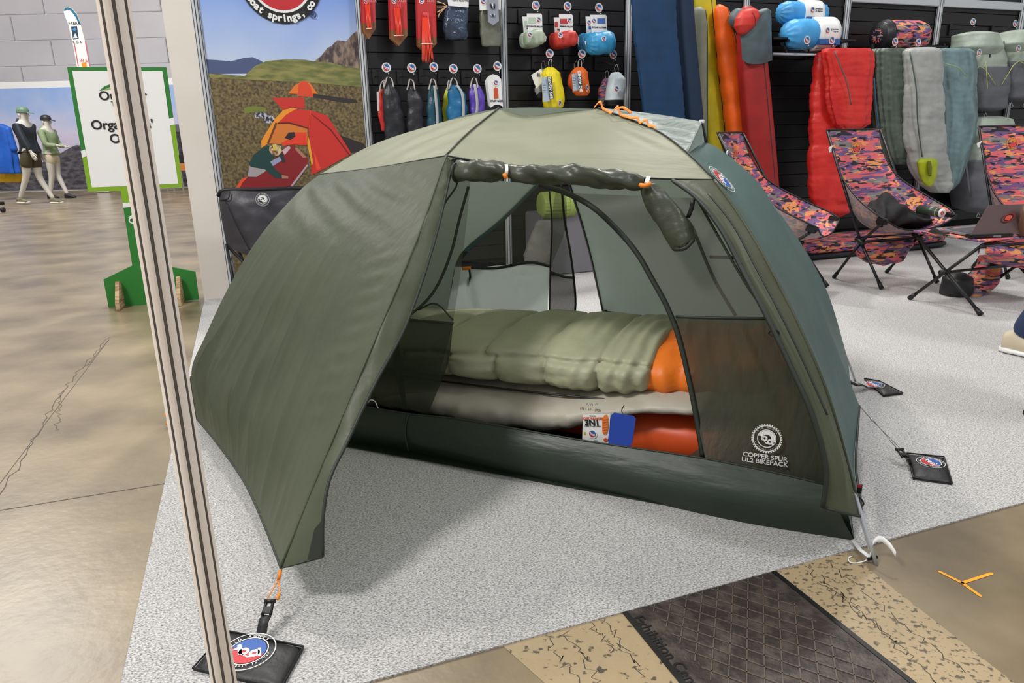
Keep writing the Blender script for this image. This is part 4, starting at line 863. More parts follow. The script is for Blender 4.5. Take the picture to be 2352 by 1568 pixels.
weight([(1985, 869), (2020, 874), (2074, 902), (2030, 908)], (gp(1990, 888, .015), gp(1968, 884, .03)), gp(1955, 878, .04), 'black weight bag half hidden behind the right back corner of the tent', gp(2006, 887, .012), (gp(2030, 892) - gp(1985, 884)).normalized(), .042)
weight([(1352, 724), (1420, 722), (1432, 733), (1362, 736)], (gp(1390, 727, .02), gp(1390, 720, .06)), gp(1390, 713, .07), 'black weight bag seen through the tent on the carpet behind it')
def cordthing(name, pts, r, m, label, sn=12):
    o = tube(name, pts, r, m, None, 6, sn); props(o, label, 'cord'); return o
tg = TIP + Vector((0, -.002, -.004)); c0 = gp(620, 1380, .06)
ct = tent
ribbon('tie_out_webbing', [tg, tg + Vector((-.004, -.012, -.02))], U * .004, M['orange'], ct)
m0 = tg + Vector((-.004, -.012, -.02))
tube('tie_out_loop', [m0, c0 + U * -.010], .0014, M['orange'], ct, 5); tube('tie_out_loop', [m0, m0.lerp(c0 + U * .012, .6) + U * .006, c0 + U * .013], .0014, M['orange'], ct, 5, 6); tube('tie_out_knot', [m0.lerp(c0, .7) + U * .014, c0 + U * .016], .0034, M['orange'], ct, 6)
g0, g1 = tp(1984, 944, 0), gp(2066, 1032, .045)
gl = thing('guy_line', g0, 'thin grey double guy line running from the tent foot to a weight bag', 'cord')
tube('line', [FOOT, g0.lerp(g1, .3)], .0014, flat(120, 120, 118), gl, 5); tube('line', [g0.lerp(g1, .25), g1 + U * .006], .0011, flat(120, 120, 118), gl, 5); tube('line', [g0.lerp(g1, .25) + UP * .004, g1 - U * .006], .0011, flat(120, 120, 118), gl, 5)
tube('tensioner', [g0.lerp(g1, .2), g0.lerp(g1, .28)], .0034, M['alu'], gl, 6)
c3 = gp(1390, 713, .07); tube('tie_out_loop', [TIP2, c3], .003, M['orange'], tent, 6)
for (x, y), lb_ in (((386, 972), 'orange stake cord bundle on the floor left of the tent behind the post'), ((500, 680), 'small orange tie-out tab by the foot of the white wall end')):
    g = gp(x, y + 8 if y > 900 else y + 2); t = thing('tie_out_tab', g, lb_, 'tie-out')
    tube('webbing', [g + UP * .01 + U * .0, g + UP * .03 + U * .006, g + UP * .055 - U * .004], .009, M['orange'], t, 6, 6, .004)
    tube('cord', [g + UP * .01, g + UP * .02 + U * .03, g + UP * .006 + U * .05], .003, M['print_white'], t, 5, 6)

# ================================================================== GOODS ON THE BACK WALL
def wv_(x, y, hw, v): return (wp(x + hw, y, v) - wp(x - hw, y, v)) * .5
def wloft(name, rows, v, dr, m, parent=None, disp=None, n=20, rings=24, ex=2.0):
    secs = []
    for x, y, hw in rows:
        a = wv_(x, y, hw, v); secs.append((wp(x, y, v), a, V * a.length * dr))
    return loft(name, secs, m, parent, n, rings, disp, ex)
def hwloft(name, a, b, prof, v, m, parent=None, disp=None, n=20, rings=24, ex=2.0):
    """horizontal roll between pixels a and b; prof = [(t, radius px)]"""
    A, Bq = wp(*a, v), wp(*b, v); k = (wp(a[0] + 10, a[1], v) - wp(a[0], a[1], v)).length / 10
    ax = (Bq - A).normalized(); u2 = UP - ax * UP.dot(ax); d2 = ax.cross(u2).normalized(); u2.normalize()
    return loft(name, [(A.lerp(Bq, t), u2 * r * k, d2 * r * k) for t, r in prof], m, parent, n, rings, disp, ex)
hooks_left = 'logo tagged hooks on the slat wall'
def hook(x, y, where, v=5.12, arm=True):
    c = wp(x, y, v); t = thing('display_hook', c, where, 'hook', hooks_left)
    emblem('round_badge', c - V * .004, U, UP, .031, t)
    k = c - UP * .055
    tube('arm', [k + V * .17 - U * .05 + UP * .01, k + V * .05 - U * .03, k + U * .0 - UP * .02, k + U * .012 - V * .01, k + U * .012 + UP * .012 - V * .012], .0028, M['black'], t, 6, 14)
    tube('badge_stem', [c - UP * .03, k + U * .010], .002, M['black'], t, 6)
    box('back_plate', k + V * .175 - U * .05 + UP * .01, U * .018, V * .004, UP * .05, M['black'], t, .002)
    bm = bmesh.new(); bmesh.ops.create_icosphere(bm, subdivisions=1, radius=.005, matrix=Matrix.Translation(k + U * .012 + UP * .014 - V * .012)); bmobj('tip_ball', bm, M['alu'], t, True)
    return t
for x, y, w_ in ((887, 155, 'logo hook holding the first black stuff sack from the left post'), (945, 156, 'logo hook holding the second black stuff sack'), (996, 154, 'logo hook holding the dark teal stuff sack'), (1041, 158, 'logo hook holding the large blue stuff sack'), (1096, 158, 'logo hook holding the purple stuff sack'), (1142, 152, 'logo hook holding the white carded sacks by the post'),
                 (1230, 13, 'logo hook above the pale green carded pillows'), (1303, 15, 'logo hook above the red carded pillows'), (1375, 18, 'logo hook above the blue carded rolls'), (1262, 123, 'logo hook above the yellow pad roll'), (1336, 124, 'logo hook above the orange pad roll'), (1408, 125, 'logo hook above the pale grey sack'),
                 (2234, 50, 'logo hook above the pale green backpack beside the teal bag'), (2331, 54, 'logo hook above the rightmost pale backpack')):
    hook(x, y, w_)
WR = crumple(.008, 16)
SC = {'black': fab(30, 31, 36, .38, .02, 18, 1.3), 'black2': fab(34, 34, 38, .38, .02, 18, 1.3), 'dteal': fab(30, 74, 92, .38, .02, 18), 'blue': fab(22, 96, 140, .38, .02, 18), 'purple': fab(92, 66, 170, .38, .02, 18), 'yellow': fab(196, 200, 40, .4, .02, 18), 'redsk': fab(200, 50, 46, .4, .02, 18)}
def sack(rows, v, mk, label, strap=(0, 0), stripe=None, grp='drawstring stuff sacks in the lower row', tag=None):
    x0, y0, h0 = rows[0]; t = thing('stuff_sack', wp(x0, y0, v), label, 'stuff sack', grp)
    wloft('body', [(x0, y0 - 1, h0 * .5)] + rows, v, .62, SC[mk], t, lambda a, u, p: .010 * nz(p, 18) + .005 * math.sin(a * 7 + 2) * max(0, 1 - 3 * u), 26, 34)
    hx, hy = strap
    lp = [wp(x0 - h0, y0 + 8, v - .03), wp(x0 - h0 * .4, y0 - 14, v), wp(hx, hy, v - .0), wp(x0 + h0 * .5, y0 - 12, v), wp(x0 + h0, y0 + 8, v - .03)]
    ribbon('hang_strap', lp, U * .005, flat(178, 172, 162), t, 14)
    if stripe:
        pts = []
        for x, y, hw in rows[:]: pts.append(wp(x + stripe * hw, y, v) - V * (wv_(x, y, hw, v).length * .62 * math.sqrt(max(0, 1 - stripe ** 2)) + .012))
        ribbon('zip_stripe', pts, U * .010, flat(176, 176, 172), t, 20)
    if tag: poly('tag', [wp(*p, v - .01) for p in tag], M['print_white'], t)
sack([(878, 205, 6), (876, 235, 8), (878, 265, 8), (884, 300, 7)], 5.20, 'redsk', 'narrow red stuff sack peeking out left behind the first black sack', (884, 182), tag=[(865, 210), (870, 210), (871, 255), (867, 255)])
sack([(893, 192, 11), (898, 215, 19), (902, 250, 23), (906, 290, 24), (908, 345, 22), (905, 400, 14)], 5.10, 'black', 'long black stuff sack hanging nearest the left post, red one behind it', (888, 176))
sack([(944, 198, 9), (952, 225, 18), (954, 255, 19), (953, 290, 19), (955, 330, 18), (955, 370, 12)], 5.10, 'black2', 'shorter black stuff sack between the long black one and the dark teal one', (940, 180))
sack([(994, 197, 9), (995, 225, 14), (997, 255, 17), (998, 290, 17), (998, 340, 13)], 5.10, 'dteal', 'dark teal stuff sack with a pale zip stripe', (992, 180), .18)
sack([(1032, 200, 5), (1026, 225, 8), (1025, 260, 8), (1026, 300, 7)], 5.18, 'yellow', 'yellow green stuff sack mostly hidden left behind the large blue one', (1033, 182))
sack([(1042, 196, 11), (1048, 215, 20), (1050, 245, 23), (1050, 275, 22), (1050, 320, 16)], 5.08, 'blue', 'large bright blue stuff sack with a pale zip stripe', (1040, 178), .42)
sack([(1089, 194, 9), (1093, 212, 16), (1096, 240, 18), (1094, 270, 17), (1093, 310, 12)], 5.10, 'purple', 'purple stuff sack with a pale centre stripe', (1090, 178), -.25)
# carded white packs by the post
for i in range(3):
    dx, dy = (0, -3, -6)[i], (0, -2, -3)[i]; v_ = 5.08 + i * .02
    t = thing('carded_sack', wp(1140 + dx, 210 + dy, v_), ('white arched card printed with an orange sack, front of three by the post', 'white arched card just behind the front one by the post', 'rearmost white arched card of the stack by the post')[i], 'carded pack', 'white carded sacks by the post')
    q = [(1120, 190), (1124, 182), (1131, 176), (1138, 173), (1146, 175), (1151, 182), (1155, 245), (1146, 240), (1136, 241), (1127, 247)]
    poly('card', [wp(x + dx, y + dy, v_) for x, y in q], M['print_white'], t, .003, V)
    if i == 0:
        poly('printed_picture', [wp(x, y, v_ - .004) for x, y in ((1134, 203), (1138, 200), (1143, 202), (1145, 225), (1135, 227))], flat(206, 84, 44), t)
        emblem('printed_emblem', wp(1139, 190, v_ - .004), U, UP, .022, t); text('card_lettering', 'STUFF SACK', .018, wp(1141, 232, v_ - .004), U, UP, M['print_black'], t, .0006)
# tent stake packs
for i, (x0, x1, yb, ys, n_, lb_) in enumerate(((829, 862, 84, 72, 4, 'red card of tent stakes hanging nearest the left wall post'), (893, 935, 100, 92, 5, 'second red card of tent stakes with brown pointed foot'), (956, 1002, 118, 142, 8, 'largest red card with long orange tent stakes spilling below it'))):
    t = thing('stake_pack', wp((x0 + x1) / 2, yb, 5.14), lb_, 'stake pack', 'red carded tent stakes')
    for j in range(2):
        v_ = 5.14 + .018 * j; d = -4 * j
        poly('card', [wp(x + d, y, v_) for x, y in ((x0, -80), (x1 - 2, -80), (x1 + 1, yb - 18))] + [wp((x0 + x1) / 2 + d + 2, yb + 6, v_), wp(x0 + 5 + d, yb - 12, v_)], flat(196, 46, 48), t, .003, V)
        poly('card_foot', [wp(x + d, y, v_ - .001) for x, y in ((x0 + 5, yb - 30), (x1 + .5, yb - 33), (x1 + 1, yb - 18), ((x0 + x1) / 2 + 2, yb + 6), (x0 + 5, yb - 12))], flat(126, 84, 44), t)
    random.seed(i + 3)
    for k in range(n_):
        f_ = (k + .5) / n_ - .5; xt = (x0 + x1) / 2 + f_ * (x1 - x0) * .30 - 2; xb = (x0 + x1) / 2 + 3 + f_ * (x1 - x0) * (.35 if i < 2 else .62); y1 = ys + random.uniform(-6, 3)
        yt = (10, 18, 40)[i]
        tube('tent_stake', [wp(xt, yt, 5.12), wp(xb, y1 - 6, 5.115), wp(xb + 1, y1, 5.118)], .0045, flat(230, 66, 40, .35), t, 6, 0, .002)
        if k % 2 == 0: tube('pull_cord', [wp(xt, yt, 5.12), wp(xt + 2, yt - 12, 5.12), wp(xt + 4, yt + 4, 5.12)], .002, flat(236, 90, 90), t, 5, 6)
    tube('band', [wp(x0 + 12, yb - (18 if i < 2 else 18), 5.108), wp(x1 - 8, yb - (19 if i < 2 else 18), 5.108)], .0025, M['print_white'], t, 6)
    text('card_lettering', 'TENT\nSTAKES', .022, wp((x0 + x1) / 2 + 6, -2, 5.138), U, UP, flat(236, 150, 150), t, .0004)
    emblem('printed_emblem', wp(x0 + 12, 3, 5.137), U, UP, .016, t)
t = thing('footprint_pack', wp(1050, 60, 5.12), 'blue and black folded groundsheet in clear plastic under a white header card', 'packed groundsheet')
wloft('pouch', [(1050, 14, 22), (1048, 30, 26), (1046, 60, 27), (1047, 85, 26), (1048, 92, 22)], 5.14, .42, mat('clear_wrapped_fabric', (60, 74, 98), .18, (40, 44, 54), 5, sharp=(.45, .55), bump=(16, .02)), t, crumple(.008, 16), 28, 30, 4)
wloft('pouch_side', [(1030, 20, 9), (1028, 60, 10), (1030, 92, 9)], 5.16, .9, fab(20, 20, 22, .2, .02), t, crumple(.006, 18), 20, 20, 3)
poly('header_card', [wp(x, y, 5.08) for x, y in ((1022, -40), (1077, -40), (1076, 17), (1030, 13))], M['print_white'], t, .002, V)
text('card_lettering', 'TENT FOOTPRINT', .018, wp(1062, 2, 5.078), U, UP, M['print_black'], t)
for k in range(4): tube('cord', [wp(1027, 14, 5.1), wp(1018 - k * 3, 8 + k * 8, 5.09), wp(1004 - k * 2 + k * k, 4 + k * 12, 5.1)], .003, flat(236, 186, 140), t, 5, 8)
t = thing('wrapped_tarp', wp(1125, 60, 5.14), 'olive folded tarp in plastic with a small grey carabiner card hung before it', 'packed tarp')
wloft('pouch', [(1127, 18, 20), (1126, 30, 23), (1126, 70, 23), (1128, 100, 22), (1128, 107, 20)], 5.16, .35, fab(104, 106, 92, .28, .02), t, crumple(.007, 14), 28, 30, 4)
poly('header_card', [wp(x, y, 5.11) for x, y in ((1100, -40), (1152, -40), (1150, 22), (1102, 24))], M['print_white'], t, .002, V)
emblem('printed_emblem', wp(1110, 4, 5.108), U, UP, .022, t)
t = thing('cord_lock_pack', wp(1132, 30, 5.09), 'small grey pointed card of tiny cord locks in front of the olive tarp', 'carded pack')
poly('card', [wp(x, y, 5.09) for x, y in ((1118, -40), (1142, -40), (1146, 48), (1133, 58), (1121, 50))], flat(150, 154, 166), t, .003, V)
for k in range(6): tube('cord_lock', [wp(1126 + (k % 3) * 5, 8 + (k // 3) * 24, 5.082), wp(1130 + (k % 3) * 3, 20 + (k // 3) * 18, 5.082)], .004, M['alu'] if k % 2 else M['black'], t, 6)
# carded pillows and rolls
def carded(x0, x1, y0, y1, px0, px1, py0, py1, v, c, label, grp, pic, round_=False):
    t = thing('carded_pillow', wp((px0 + px1) / 2, py1, v), label, 'carded pack', grp)
    poly('header_card', [wp(x, y, v - .03) for x, y in ((x0, y0), (x1 - 3, y0), (x1, y0 + 3), (x1 + 1, y1), (x0 + 3, y1 + 1))], M['print_white'], t, .002, V)
    poly('printed_picture', [wp(x, y, v - .033) for x, y in pic[0]], flat(*pic[1]), t)
    emblem('printed_emblem', wp(x1 - 8 if not round_ else x0 + 8, y0 + 14, v - .033), U, UP, .020, t)
    text('card_lettering', pic[2], .014, wp((x0 + x1) / 2 + 1, y1 - 12, v - .033), U, UP, M['print_black'], t, .0004)
    m_ = fab(*c, .4, .02, 18); h = (py1 - py0) / 2; cy = (py0 + py1) / 2
    if round_: hwloft('pouch', (px0, cy + 2), (px1, cy - 2), [(0, h * .35), (.08, h * .8), (.25, h), (.8, h), (.94, h * .86), (1, h * .5)], v, m_, t, lambda a, u, p: .006 * nz(p, 18) + (.006 * math.sin(a * 14) if u < .25 else 0), 40, 30)
    else: hwloft('pouch', (px0, cy + 2), (px1, cy - 1), [(0, h * .7), (.06, h * .9), (.5, h * 1.0), (.85, h * .9), (1, h * .45)], v, m_, t, lambda a, u, p: .010 * nz(p, 14) + .005 * nz(p, 30), 28, 30, 2.8)
    emblem('printed_emblem', wp((px0 * .75 + px1 * .25) if not round_ else (px0 * .35 + px1 * .65), cy - h * .45, v - h * .0034 - .018), U, UP, .019, t)
    tube('cord_tail', [wp(px1 if not round_ else px0 + 4, cy, v), wp(px1 + 4 if not round_ else px0 - 2, cy - 3, v - .02), wp(px1 + 3 if not round_ else px0 + 1, cy + 8, v - .02)], .003, M['print_white'], t, 5, 8)
lines = lambda x0, x1, y0, n, c: [(x0, y0), (x1, y0), (x1, y0 + n), (x0, y0 + n)]
carded(1200, 1232, 38, 78, 1196, 1240, 76, 107, 5.20, (160, 176, 156), 'pale green carded pillow at the back of its pair', 'pale green carded pillows', (lines(1204, 1214, 48, 14, 0), (186, 204, 184), 'PILLOW'))
carded(1210, 1245, 31, 73, 1206, 1250, 71, 103, 5.09, (168, 182, 160), 'pale green carded pillow at the front of its pair', 'pale green carded pillows', (lines(1214, 1231, 40, 14, 0), (186, 204, 184), 'HOT WATER PILLOW'))
carded(1272, 1300, 40, 80, 1266, 1312, 76, 109, 5.20, (186, 58, 50), 'red carded pillow at the back of its pair', 'red carded pillows', (lines(1274, 1282, 50, 12, 0), (190, 70, 66), 'PILLOW'))
carded(1284, 1316, 33, 73, 1274, 1325, 72, 104, 5.09, (196, 60, 50), 'red carded pillow at the front of its pair', 'red carded pillows', (lines(1287, 1304, 43, 12, 0), (190, 60, 56), 'HINMAN PILLOW'))
carded(1345, 1370, 38, 78, 1329, 1380, 79, 118, 5.20, (50, 140, 190), 'sky blue carded roll at the back of its pair', 'sky blue carded rolls', (lines(1352, 1358, 60, 6, 0), (70, 120, 180), 'CHAIR'), True)
carded(1356, 1394, 34, 75, 1346, 1409, 76, 121, 5.08, (56, 148, 196), 'sky blue carded roll at the front of its pair', 'sky blue carded rolls', (lines(1372, 1390, 42, 12, 0), (70, 110, 180), 'SKYLINE UL CHAIR'), True)
# hanging pad rolls in the row below
def proll(rows, v, c, label, lab=None, foot=None, m_=None):
    t = thing('pad_roll', wp(rows[0][0], rows[0][1], v), label, 'packed roll', 'packed rolls in the lower row')
    wloft('body', [(rows[0][0], rows[0][1] - 2, rows[0][2] * .5)] + rows, v, .85, m_ or fab(*c, .45, .015, 16), t, lambda a, u, p: .004 * nz(p, 14) + (.006 * math.sin(a * 12) if u < .2 else 0), 40, 34, 2.2)
    x, y, h = rows[0]
    tube('draw_cord', [wp(x - 2, y, v), wp(x - 3, y - 14, v), wp(x + 2, y - 20, v), wp(x + 5, y - 10, v), wp(x + 4, y, v)], .0025, flat(190, 186, 178), t, 5, 14)
    if foot:
        x, y, h = rows[-1]; wloft('foot', [(x, y - 8, h * 1.08), (x, y + 5, h * .98), (x, y + 9, h * .4)], v, .86, M['black'], t, None, 30, 8, 2.2)
    if lab:
        cyl = []
        for xx, yy in lab[0]:
            r = [q for q in rows if q[1] <= yy][-1]; cyl.append(wp(xx, yy, v - wv_(r[0], r[1], r[2], v).length * .9 - .012))
        poly('label', cyl, flat(176, 190, 204), t); c2 = sum(cyl, Vector()) / 4
        poly('label_band', [wp(x, y, v - .095) for x, y in lab[1]], flat(60, 62, 66), t)
        b4 = [wp(x, y, v - .097) for x, y in lab[1]]; mid = sum(b4, Vector()) / 4; text('label_lettering', lab[2], .030, mid, b4[0] - b4[3], U * -1, M['print_white'], t, .001)
        for k in range(5): e0 = c2 + UP * (.03 - k * .018) - V * .002 - U * .012; box('label_line', e0, U * .012, V * .0003, UP * .0018, flat(110, 120, 134), t)
        emblem('printed_emblem', wp(rows[-2][0] + rows[-2][2] * .75, rows[-2][1] - 10, v - .075), U * .8 + V * .6, UP, .024, t)
    return t
proll([(1247, 160, 6), (1246, 185, 12), (1244, 205, 15), (1243, 220, 13)], 5.22, (150, 152, 148), 'grey roll with a white swing tag partly behind the yellow roll', foot=True)
t = thing('swing_tag', wp(1235, 185, 5.1), 'white cardboard swing tag with a barcode left of the yellow roll', 'tag'); poly('card', [wp(x, y, 5.12) for x, y in ((1220, 172), (1243, 158), (1250, 176), (1243, 192), (1232, 203))], M['print_white'], t, .002, V)
for k in range(5): box('barcode_bar', wp(1234 + k * 1.5, 172, 5.115), U * (.001 + .001 * (k % 2)), V * .0004, UP * .012, M['print_black'], t)
proll([(1263, 156, 9), (1265, 168, 19), (1269, 200, 23), (1271, 232, 24), (1271, 247, 20), (1271, 252, 10)], 5.08, (226, 206, 36), 'yellow pad roll with a grey and white printed label', ([(1243, 178), (1259, 176), (1263, 232), (1248, 234)], [(1257, 176), (1267, 176), (1272, 226), (1263, 228)], 'BIG AGNES'))
proll([(1322, 160, 5), (1315, 175, 9), (1314, 195, 10), (1318, 205, 6)], 5.2, (196, 76, 30), 'dark orange roll hidden left behind the bright orange roll')
proll([(1331, 156, 9), (1331, 166, 17), (1332, 190, 19), (1335, 212, 18), (1336, 220, 12)], 5.08, (224, 104, 34), 'bright orange pad roll with a grey and white printed label', ([(1313, 170), (1326, 169), (1330, 207), (1317, 209)], [(1326, 169), (1335, 168), (1339, 204), (1330, 206)], 'BIG AGNES'))
proll([(1393, 182, 6), (1388, 200, 11), (1386, 225, 12), (1386, 242, 10)], 5.2, (0, 0, 0), 'purple and coral patterned roll behind the pale grey sack', None, None, M['camo'])
t = proll([(1415, 168, 9), (1417, 182, 18), (1414, 205, 20), (1411, 228, 19), (1410, 238, 19)], 5.08, (196, 206, 210), 'pale grey cylindrical sack with a black base and small round mark', None, True)
emblem('printed_emblem', wp(1416, 204, 4.985), U, UP, .024, t)

# standing sleeping pads
def spad(rows, v, dr, m_, label, name='standing_pad', disp=None, ex=3.2, seam=None, n=28, rings=60):
    t = thing(name, wp(rows[-1][0], rows[-1][1], v), label, 'sleeping pad', 'inflated pads leaning upright against the wall')
    secs = [(wp(x, y, v), wv_(x, y, hw, v), V * wv_(x, y, hw, v).length * dr) for x, y, hw in rows]
    a_, b_ = secs[-2][0], secs[-1][0]; secs[-1] = (a_ + (b_ - a_) * ((a_.z - .008) / (a_.z - b_.z)), secs[-1][1], secs[-1][2])
    loft('body', secs, m_, t, n, rings, disp, ex)
    if seam is not None:
        pts = [wp(x + seam * hw, y, v) - V * (wv_(x, y, hw, v).length * dr * .97 * (max(0, 1 - abs(seam) ** ex)) ** (1 / ex) + .001) for x, y, hw in rows[1:]]
        tube('side_seam', pts, .004, flat(40, 40, 44), t, 6, 30)
    return t
PB = fab(4, 50, 86, .55, .004, 8); PB2 = fab(6, 36, 62, .55, .004, 8)
spad([(1495, -70, 44), (1499, -55, 50), (1504, 60, 49), (1515, 160, 48), (1527, 280, 46), (1556, 600, 42)], 4.75, .16, PB, 'wide dark blue sleeping pad, widest of the upright pads', ex=5, disp=lambda a, t, p: .003 * math.sin(t * 150))
spad([(1562, -70, 14), (1564, -55, 20), (1571, 60, 20), (1580, 160, 20), (1590, 280, 20), (1606, 600, 18)], 4.86, .9, PB2, 'second dark blue pad seen edge-on beside the wide blue one', ex=3)
spad([(1603, 16, 5), (1605, 26, 12), (1606, 60, 14), (1607, 160, 14), (1608, 280, 13), (1612, 600, 12)], 4.99, 1.2, fab(124, 126, 108, .6, .006, 20), 'grey green sleeping pad with a rounded top between blue and yellow pads', seam=.55, ex=2.4)
spad([(1610, -70, 14), (1612, -50, 24), (1620, 60, 25), (1630, 160, 25), (1643, 280, 25), (1672, 600, 22)], 5.16, .6, fab(196, 180, 28, .5, .004, 10), 'yellow sleeping pad standing behind the grey green one', seam=.35, ex=3)
spad([(1652, 10, 6), (1656, 20, 14), (1663, 60, 19), (1672, 130, 22), (1684, 220, 22), (1696, 320, 23), (1706, 420, 23), (1720, 600, 20)], 5.02, .8, fab(222, 92, 22, .45, .008, 14), 'orange quilted sleeping pad with rounded scalloped edges', disp=lambda a, t, p: .014 * abs(math.sin(t * 34)) ** .5 - .012, seam=.55, ex=2.6)
spad([(1716, 14, 8), (1720, 26, 20), (1724, 70, 27), (1732, 190, 31), (1742, 300, 31), (1753, 400, 29), (1768, 600, 26)], 4.87, .6, fab(150, 30, 28, .5, .006, 10), 'dark red sleeping pad under the grey green hood', seam=.4, ex=2.8)
t = thing('pad_hood', wp(1740, 140, 4.85), 'grey green fabric hood draped over the top of the dark red pad', 'cover')
coons('drape', [wp(1700, 80, 4.78), wp(1735, 52, 4.74), wp(1756, 28, 4.76), wp(1768, 24, 4.82)], [wp(1704, 136, 4.80), wp(1720, 146, 4.77), wp(1750, 146, 4.77), wp(1774, 138, 4.84)], [wp(1700, 80, 4.78), wp(1703, 110, 4.79), wp(1704, 136, 4.80)], [wp(1768, 24, 4.82), wp(1772, 80, 4.82), wp(1774, 138, 4.84)], fab(74, 88, 92, .55, .012, 12), t, 24, 24, wr(.01, 10), .02)
coons('drape_side', [wp(1768, 24, 4.82), wp(1772, 40, 4.95)], [wp(1774, 138, 4.84), wp(1772, 128, 4.98)], [wp(1768, 24, 4.82), wp(1774, 138, 4.84)], [wp(1772, 40, 4.95), wp(1772, 128, 4.98)], fab(70, 84, 88, .55, .012, 12), t, 8, 12, wr(.006, 10))
hwloft('drape_top', (1678, 46), (1768, 28), [(0, 8), (.12, 18), (.35, 14), (.6, 8), (.9, 10), (1, 4)], 4.9, fab(80, 94, 98, .55, .012, 12), t, crumple(.01, 12), 24, 30)
t = thing('red_pillow', wp(1716, 55, 4.74), 'small red inflatable pillow tucked into the grey green hood', 'pillow')
wloft('body', [(1722, 20, 8), (1720, 26, 19), (1716, 42, 24), (1710, 60, 21), (1705, 76, 10), (1704, 80, 4)], 4.76, .8, fab(196, 50, 42, .5, .006, 12), t, None, 28, 24)
tube('seam', [wp(1722, 22, 4.72), wp(1733, 36, 4.68), wp(1736, 60, 4.70)], .002, flat(80, 20, 20), t, 5, 8)

# shelf rail with rolled sleeping bags
sr = thing('hanging_rail', wp(1785, 123, 4.95), 'chrome hanging rail on black brackets along the slat wall', 'rail')
zr = wp(1785, 124, 4.95).z; u0, u1 = wp(1775, 123, 4.95).dot(U), wp(2238, 113, 4.95).dot(U)
tube('rail', [B(u0, 4.95, zr), B(u1, 4.95, zr)], .011, M['alu'], sr, 10)
for u in (u0 + .12, u0 + .66, u0 + 1.25, u0 + 1.8, u0 + 2.4):
    box('bracket', B(u, 5.12, zr + .02), U * .006, V * .18, UP * .014, M['black'], sr, .002); box('shelf_arm', B(u, 5.1, zr + .10), U * .012, V * .18, UP * .008, M['black'], sr, .002)
box('shelf_plate', B(u0 + .40, 5.1, zr + .115), U * .42, V * .17, UP * .008, M['black'], sr, .003)
box('shelf_plate', B(u0 + 1.52, 5.1, zr + .085), U * .34, V * .17, UP * .008, M['black'], sr, .003)
def roll(a, b, r, v, c, label, wrap, m_=None, end=None):
    t = thing('rolled_sleeping_bag', wp(*a, v), label, 'rolled sleeping bag', 'rolled bags lying on the wall shelf')
    m_ = m_ or fab(*c, .45, .014, 14)
    hwloft('body', a, b, [(0, r * .35), (.05, r * .75), (.16, r), (.5, r * 1.02), (.85, r), (.96, r * .8), (1, r * .4)], v, m_, t, lambda an, u, p: .006 * nz(p, 12) + (.007 * math.sin(an * 12) * max(0, 1 - u * 5)) + (.006 * math.sin(an * 12) * max(0, u * 5 - 4)), 44, 44)
    if wrap:
        L_ = lambda s: (a[0] + (b[0] - a[0]) * s, a[1] + (b[1] - a[1]) * s)
        hwloft('paper_wrap', L_(wrap[0]), L_(wrap[1]), [(0, r * 1.08), (.5, r * 1.09), (1, r * 1.08)], v, M['print_white'], t, None, 44, 6)
        k = (wp(a[0] + 10, a[1], v) - wp(*a, v)).length / 10 * r
        c_ = wp(*L_((wrap[0] * .7 + wrap[1] * .3)), v) - V * (k * 1.1 + .002)
        emblem('printed_emblem', c_ + UP * .01, U, UP, .026, t); c2 = wp(*L_((wrap[0] * .35 + wrap[1] * .65)), v) - V * (k * 1.1 + .002)
        text('wrap_lettering', 'greystone\n30 degree', .018, c2 + UP * .012, U, UP, M['print_black'], t, .0003)
        box('wrap_band', c_.lerp(c2, .5) - UP * k * .62 + V * .030, U * k * .9, V * .03, UP * k * .18, flat(44, 96, 160), t)
    if end: hwloft('black_end', a, (a[0] + 16, a[1]), [(0, r * .3), (.25, r * .85), (1, r * 1.04)], v, fab(24, 24, 28, .4, .02), t, crumple(.004, 16), 30, 10)
    return t
roll((1788, 30), (1894, 32), 21, 5.06, (64, 146, 204), 'upper sky blue rolled sleeping bag with a white paper wrap', (.42, .82))
roll((1799, 80), (1920, 78), 27, 4.98, (66, 150, 206), 'lower sky blue rolled sleeping bag with a white paper wrap', (.5, .88))
roll((2014, 82), (2121, 84), 26, 5.02, (0, 0, 0), 'purple and coral patterned roll with a black end on the shelf', None, M['camo'], True)
for x, y, w_ in ((1853, 92, 'round logo tag below the black band end of the lower blue roll'), (1910, 92, 'round logo tag at the right end of the lower blue roll'), (2055, 96, 'round logo tag next to the black end of the patterned roll'), (2108, 98, 'round logo tag at the right end of the patterned roll')): hook(x, y, w_, 4.80)

# sleeping bags hung over the rail
def hbag(parts, label, extra=None):
    t = thing('hanging_sleeping_bag', wp(parts[0][0][0][0], parts[0][0][-1][1], 4.9), label, 'sleeping bag', 'sleeping bags hung over the rail')
    for rows, v, dr, m_, dp, ex in parts: wloft('shell' , rows, v, dr, m_, t, dp, 48, 90, ex)
    return t
def quilt(amp, f, vert=0, vf=9): return lambda a, t, p: amp * abs(math.sin(t * f)) ** .5 + .010 * nz(p, 7) + .008 * nz((p.x, p.y, p.z * 2.6), 13) + .004 * nz((p.x * 2, p.y * 2, p.z), 26) + vert * math.sin(a * vf + 3 * nz(p, 3))
RDK = M['red']
hb = hbag([([(1930, 116, 26), (1918, 122, 36), (1910, 200, 40), (1904, 300, 38), (1905, 400, 42), (1910, 455, 44), (1912, 485, 36), (1912, 497, 14)], 4.92, .35, RDK, quilt(.022, 17), 2.6), ([(1945, 112, 50), (1948, 120, 54), (1950, 180, 50), (1950, 240, 48), (1955, 285, 38), (1955, 297, 20)], 4.80, .22, RDK, quilt(.010, 9, .010), 3)], 'bright red quilted sleeping bag folded over the rail with its long tail hanging')
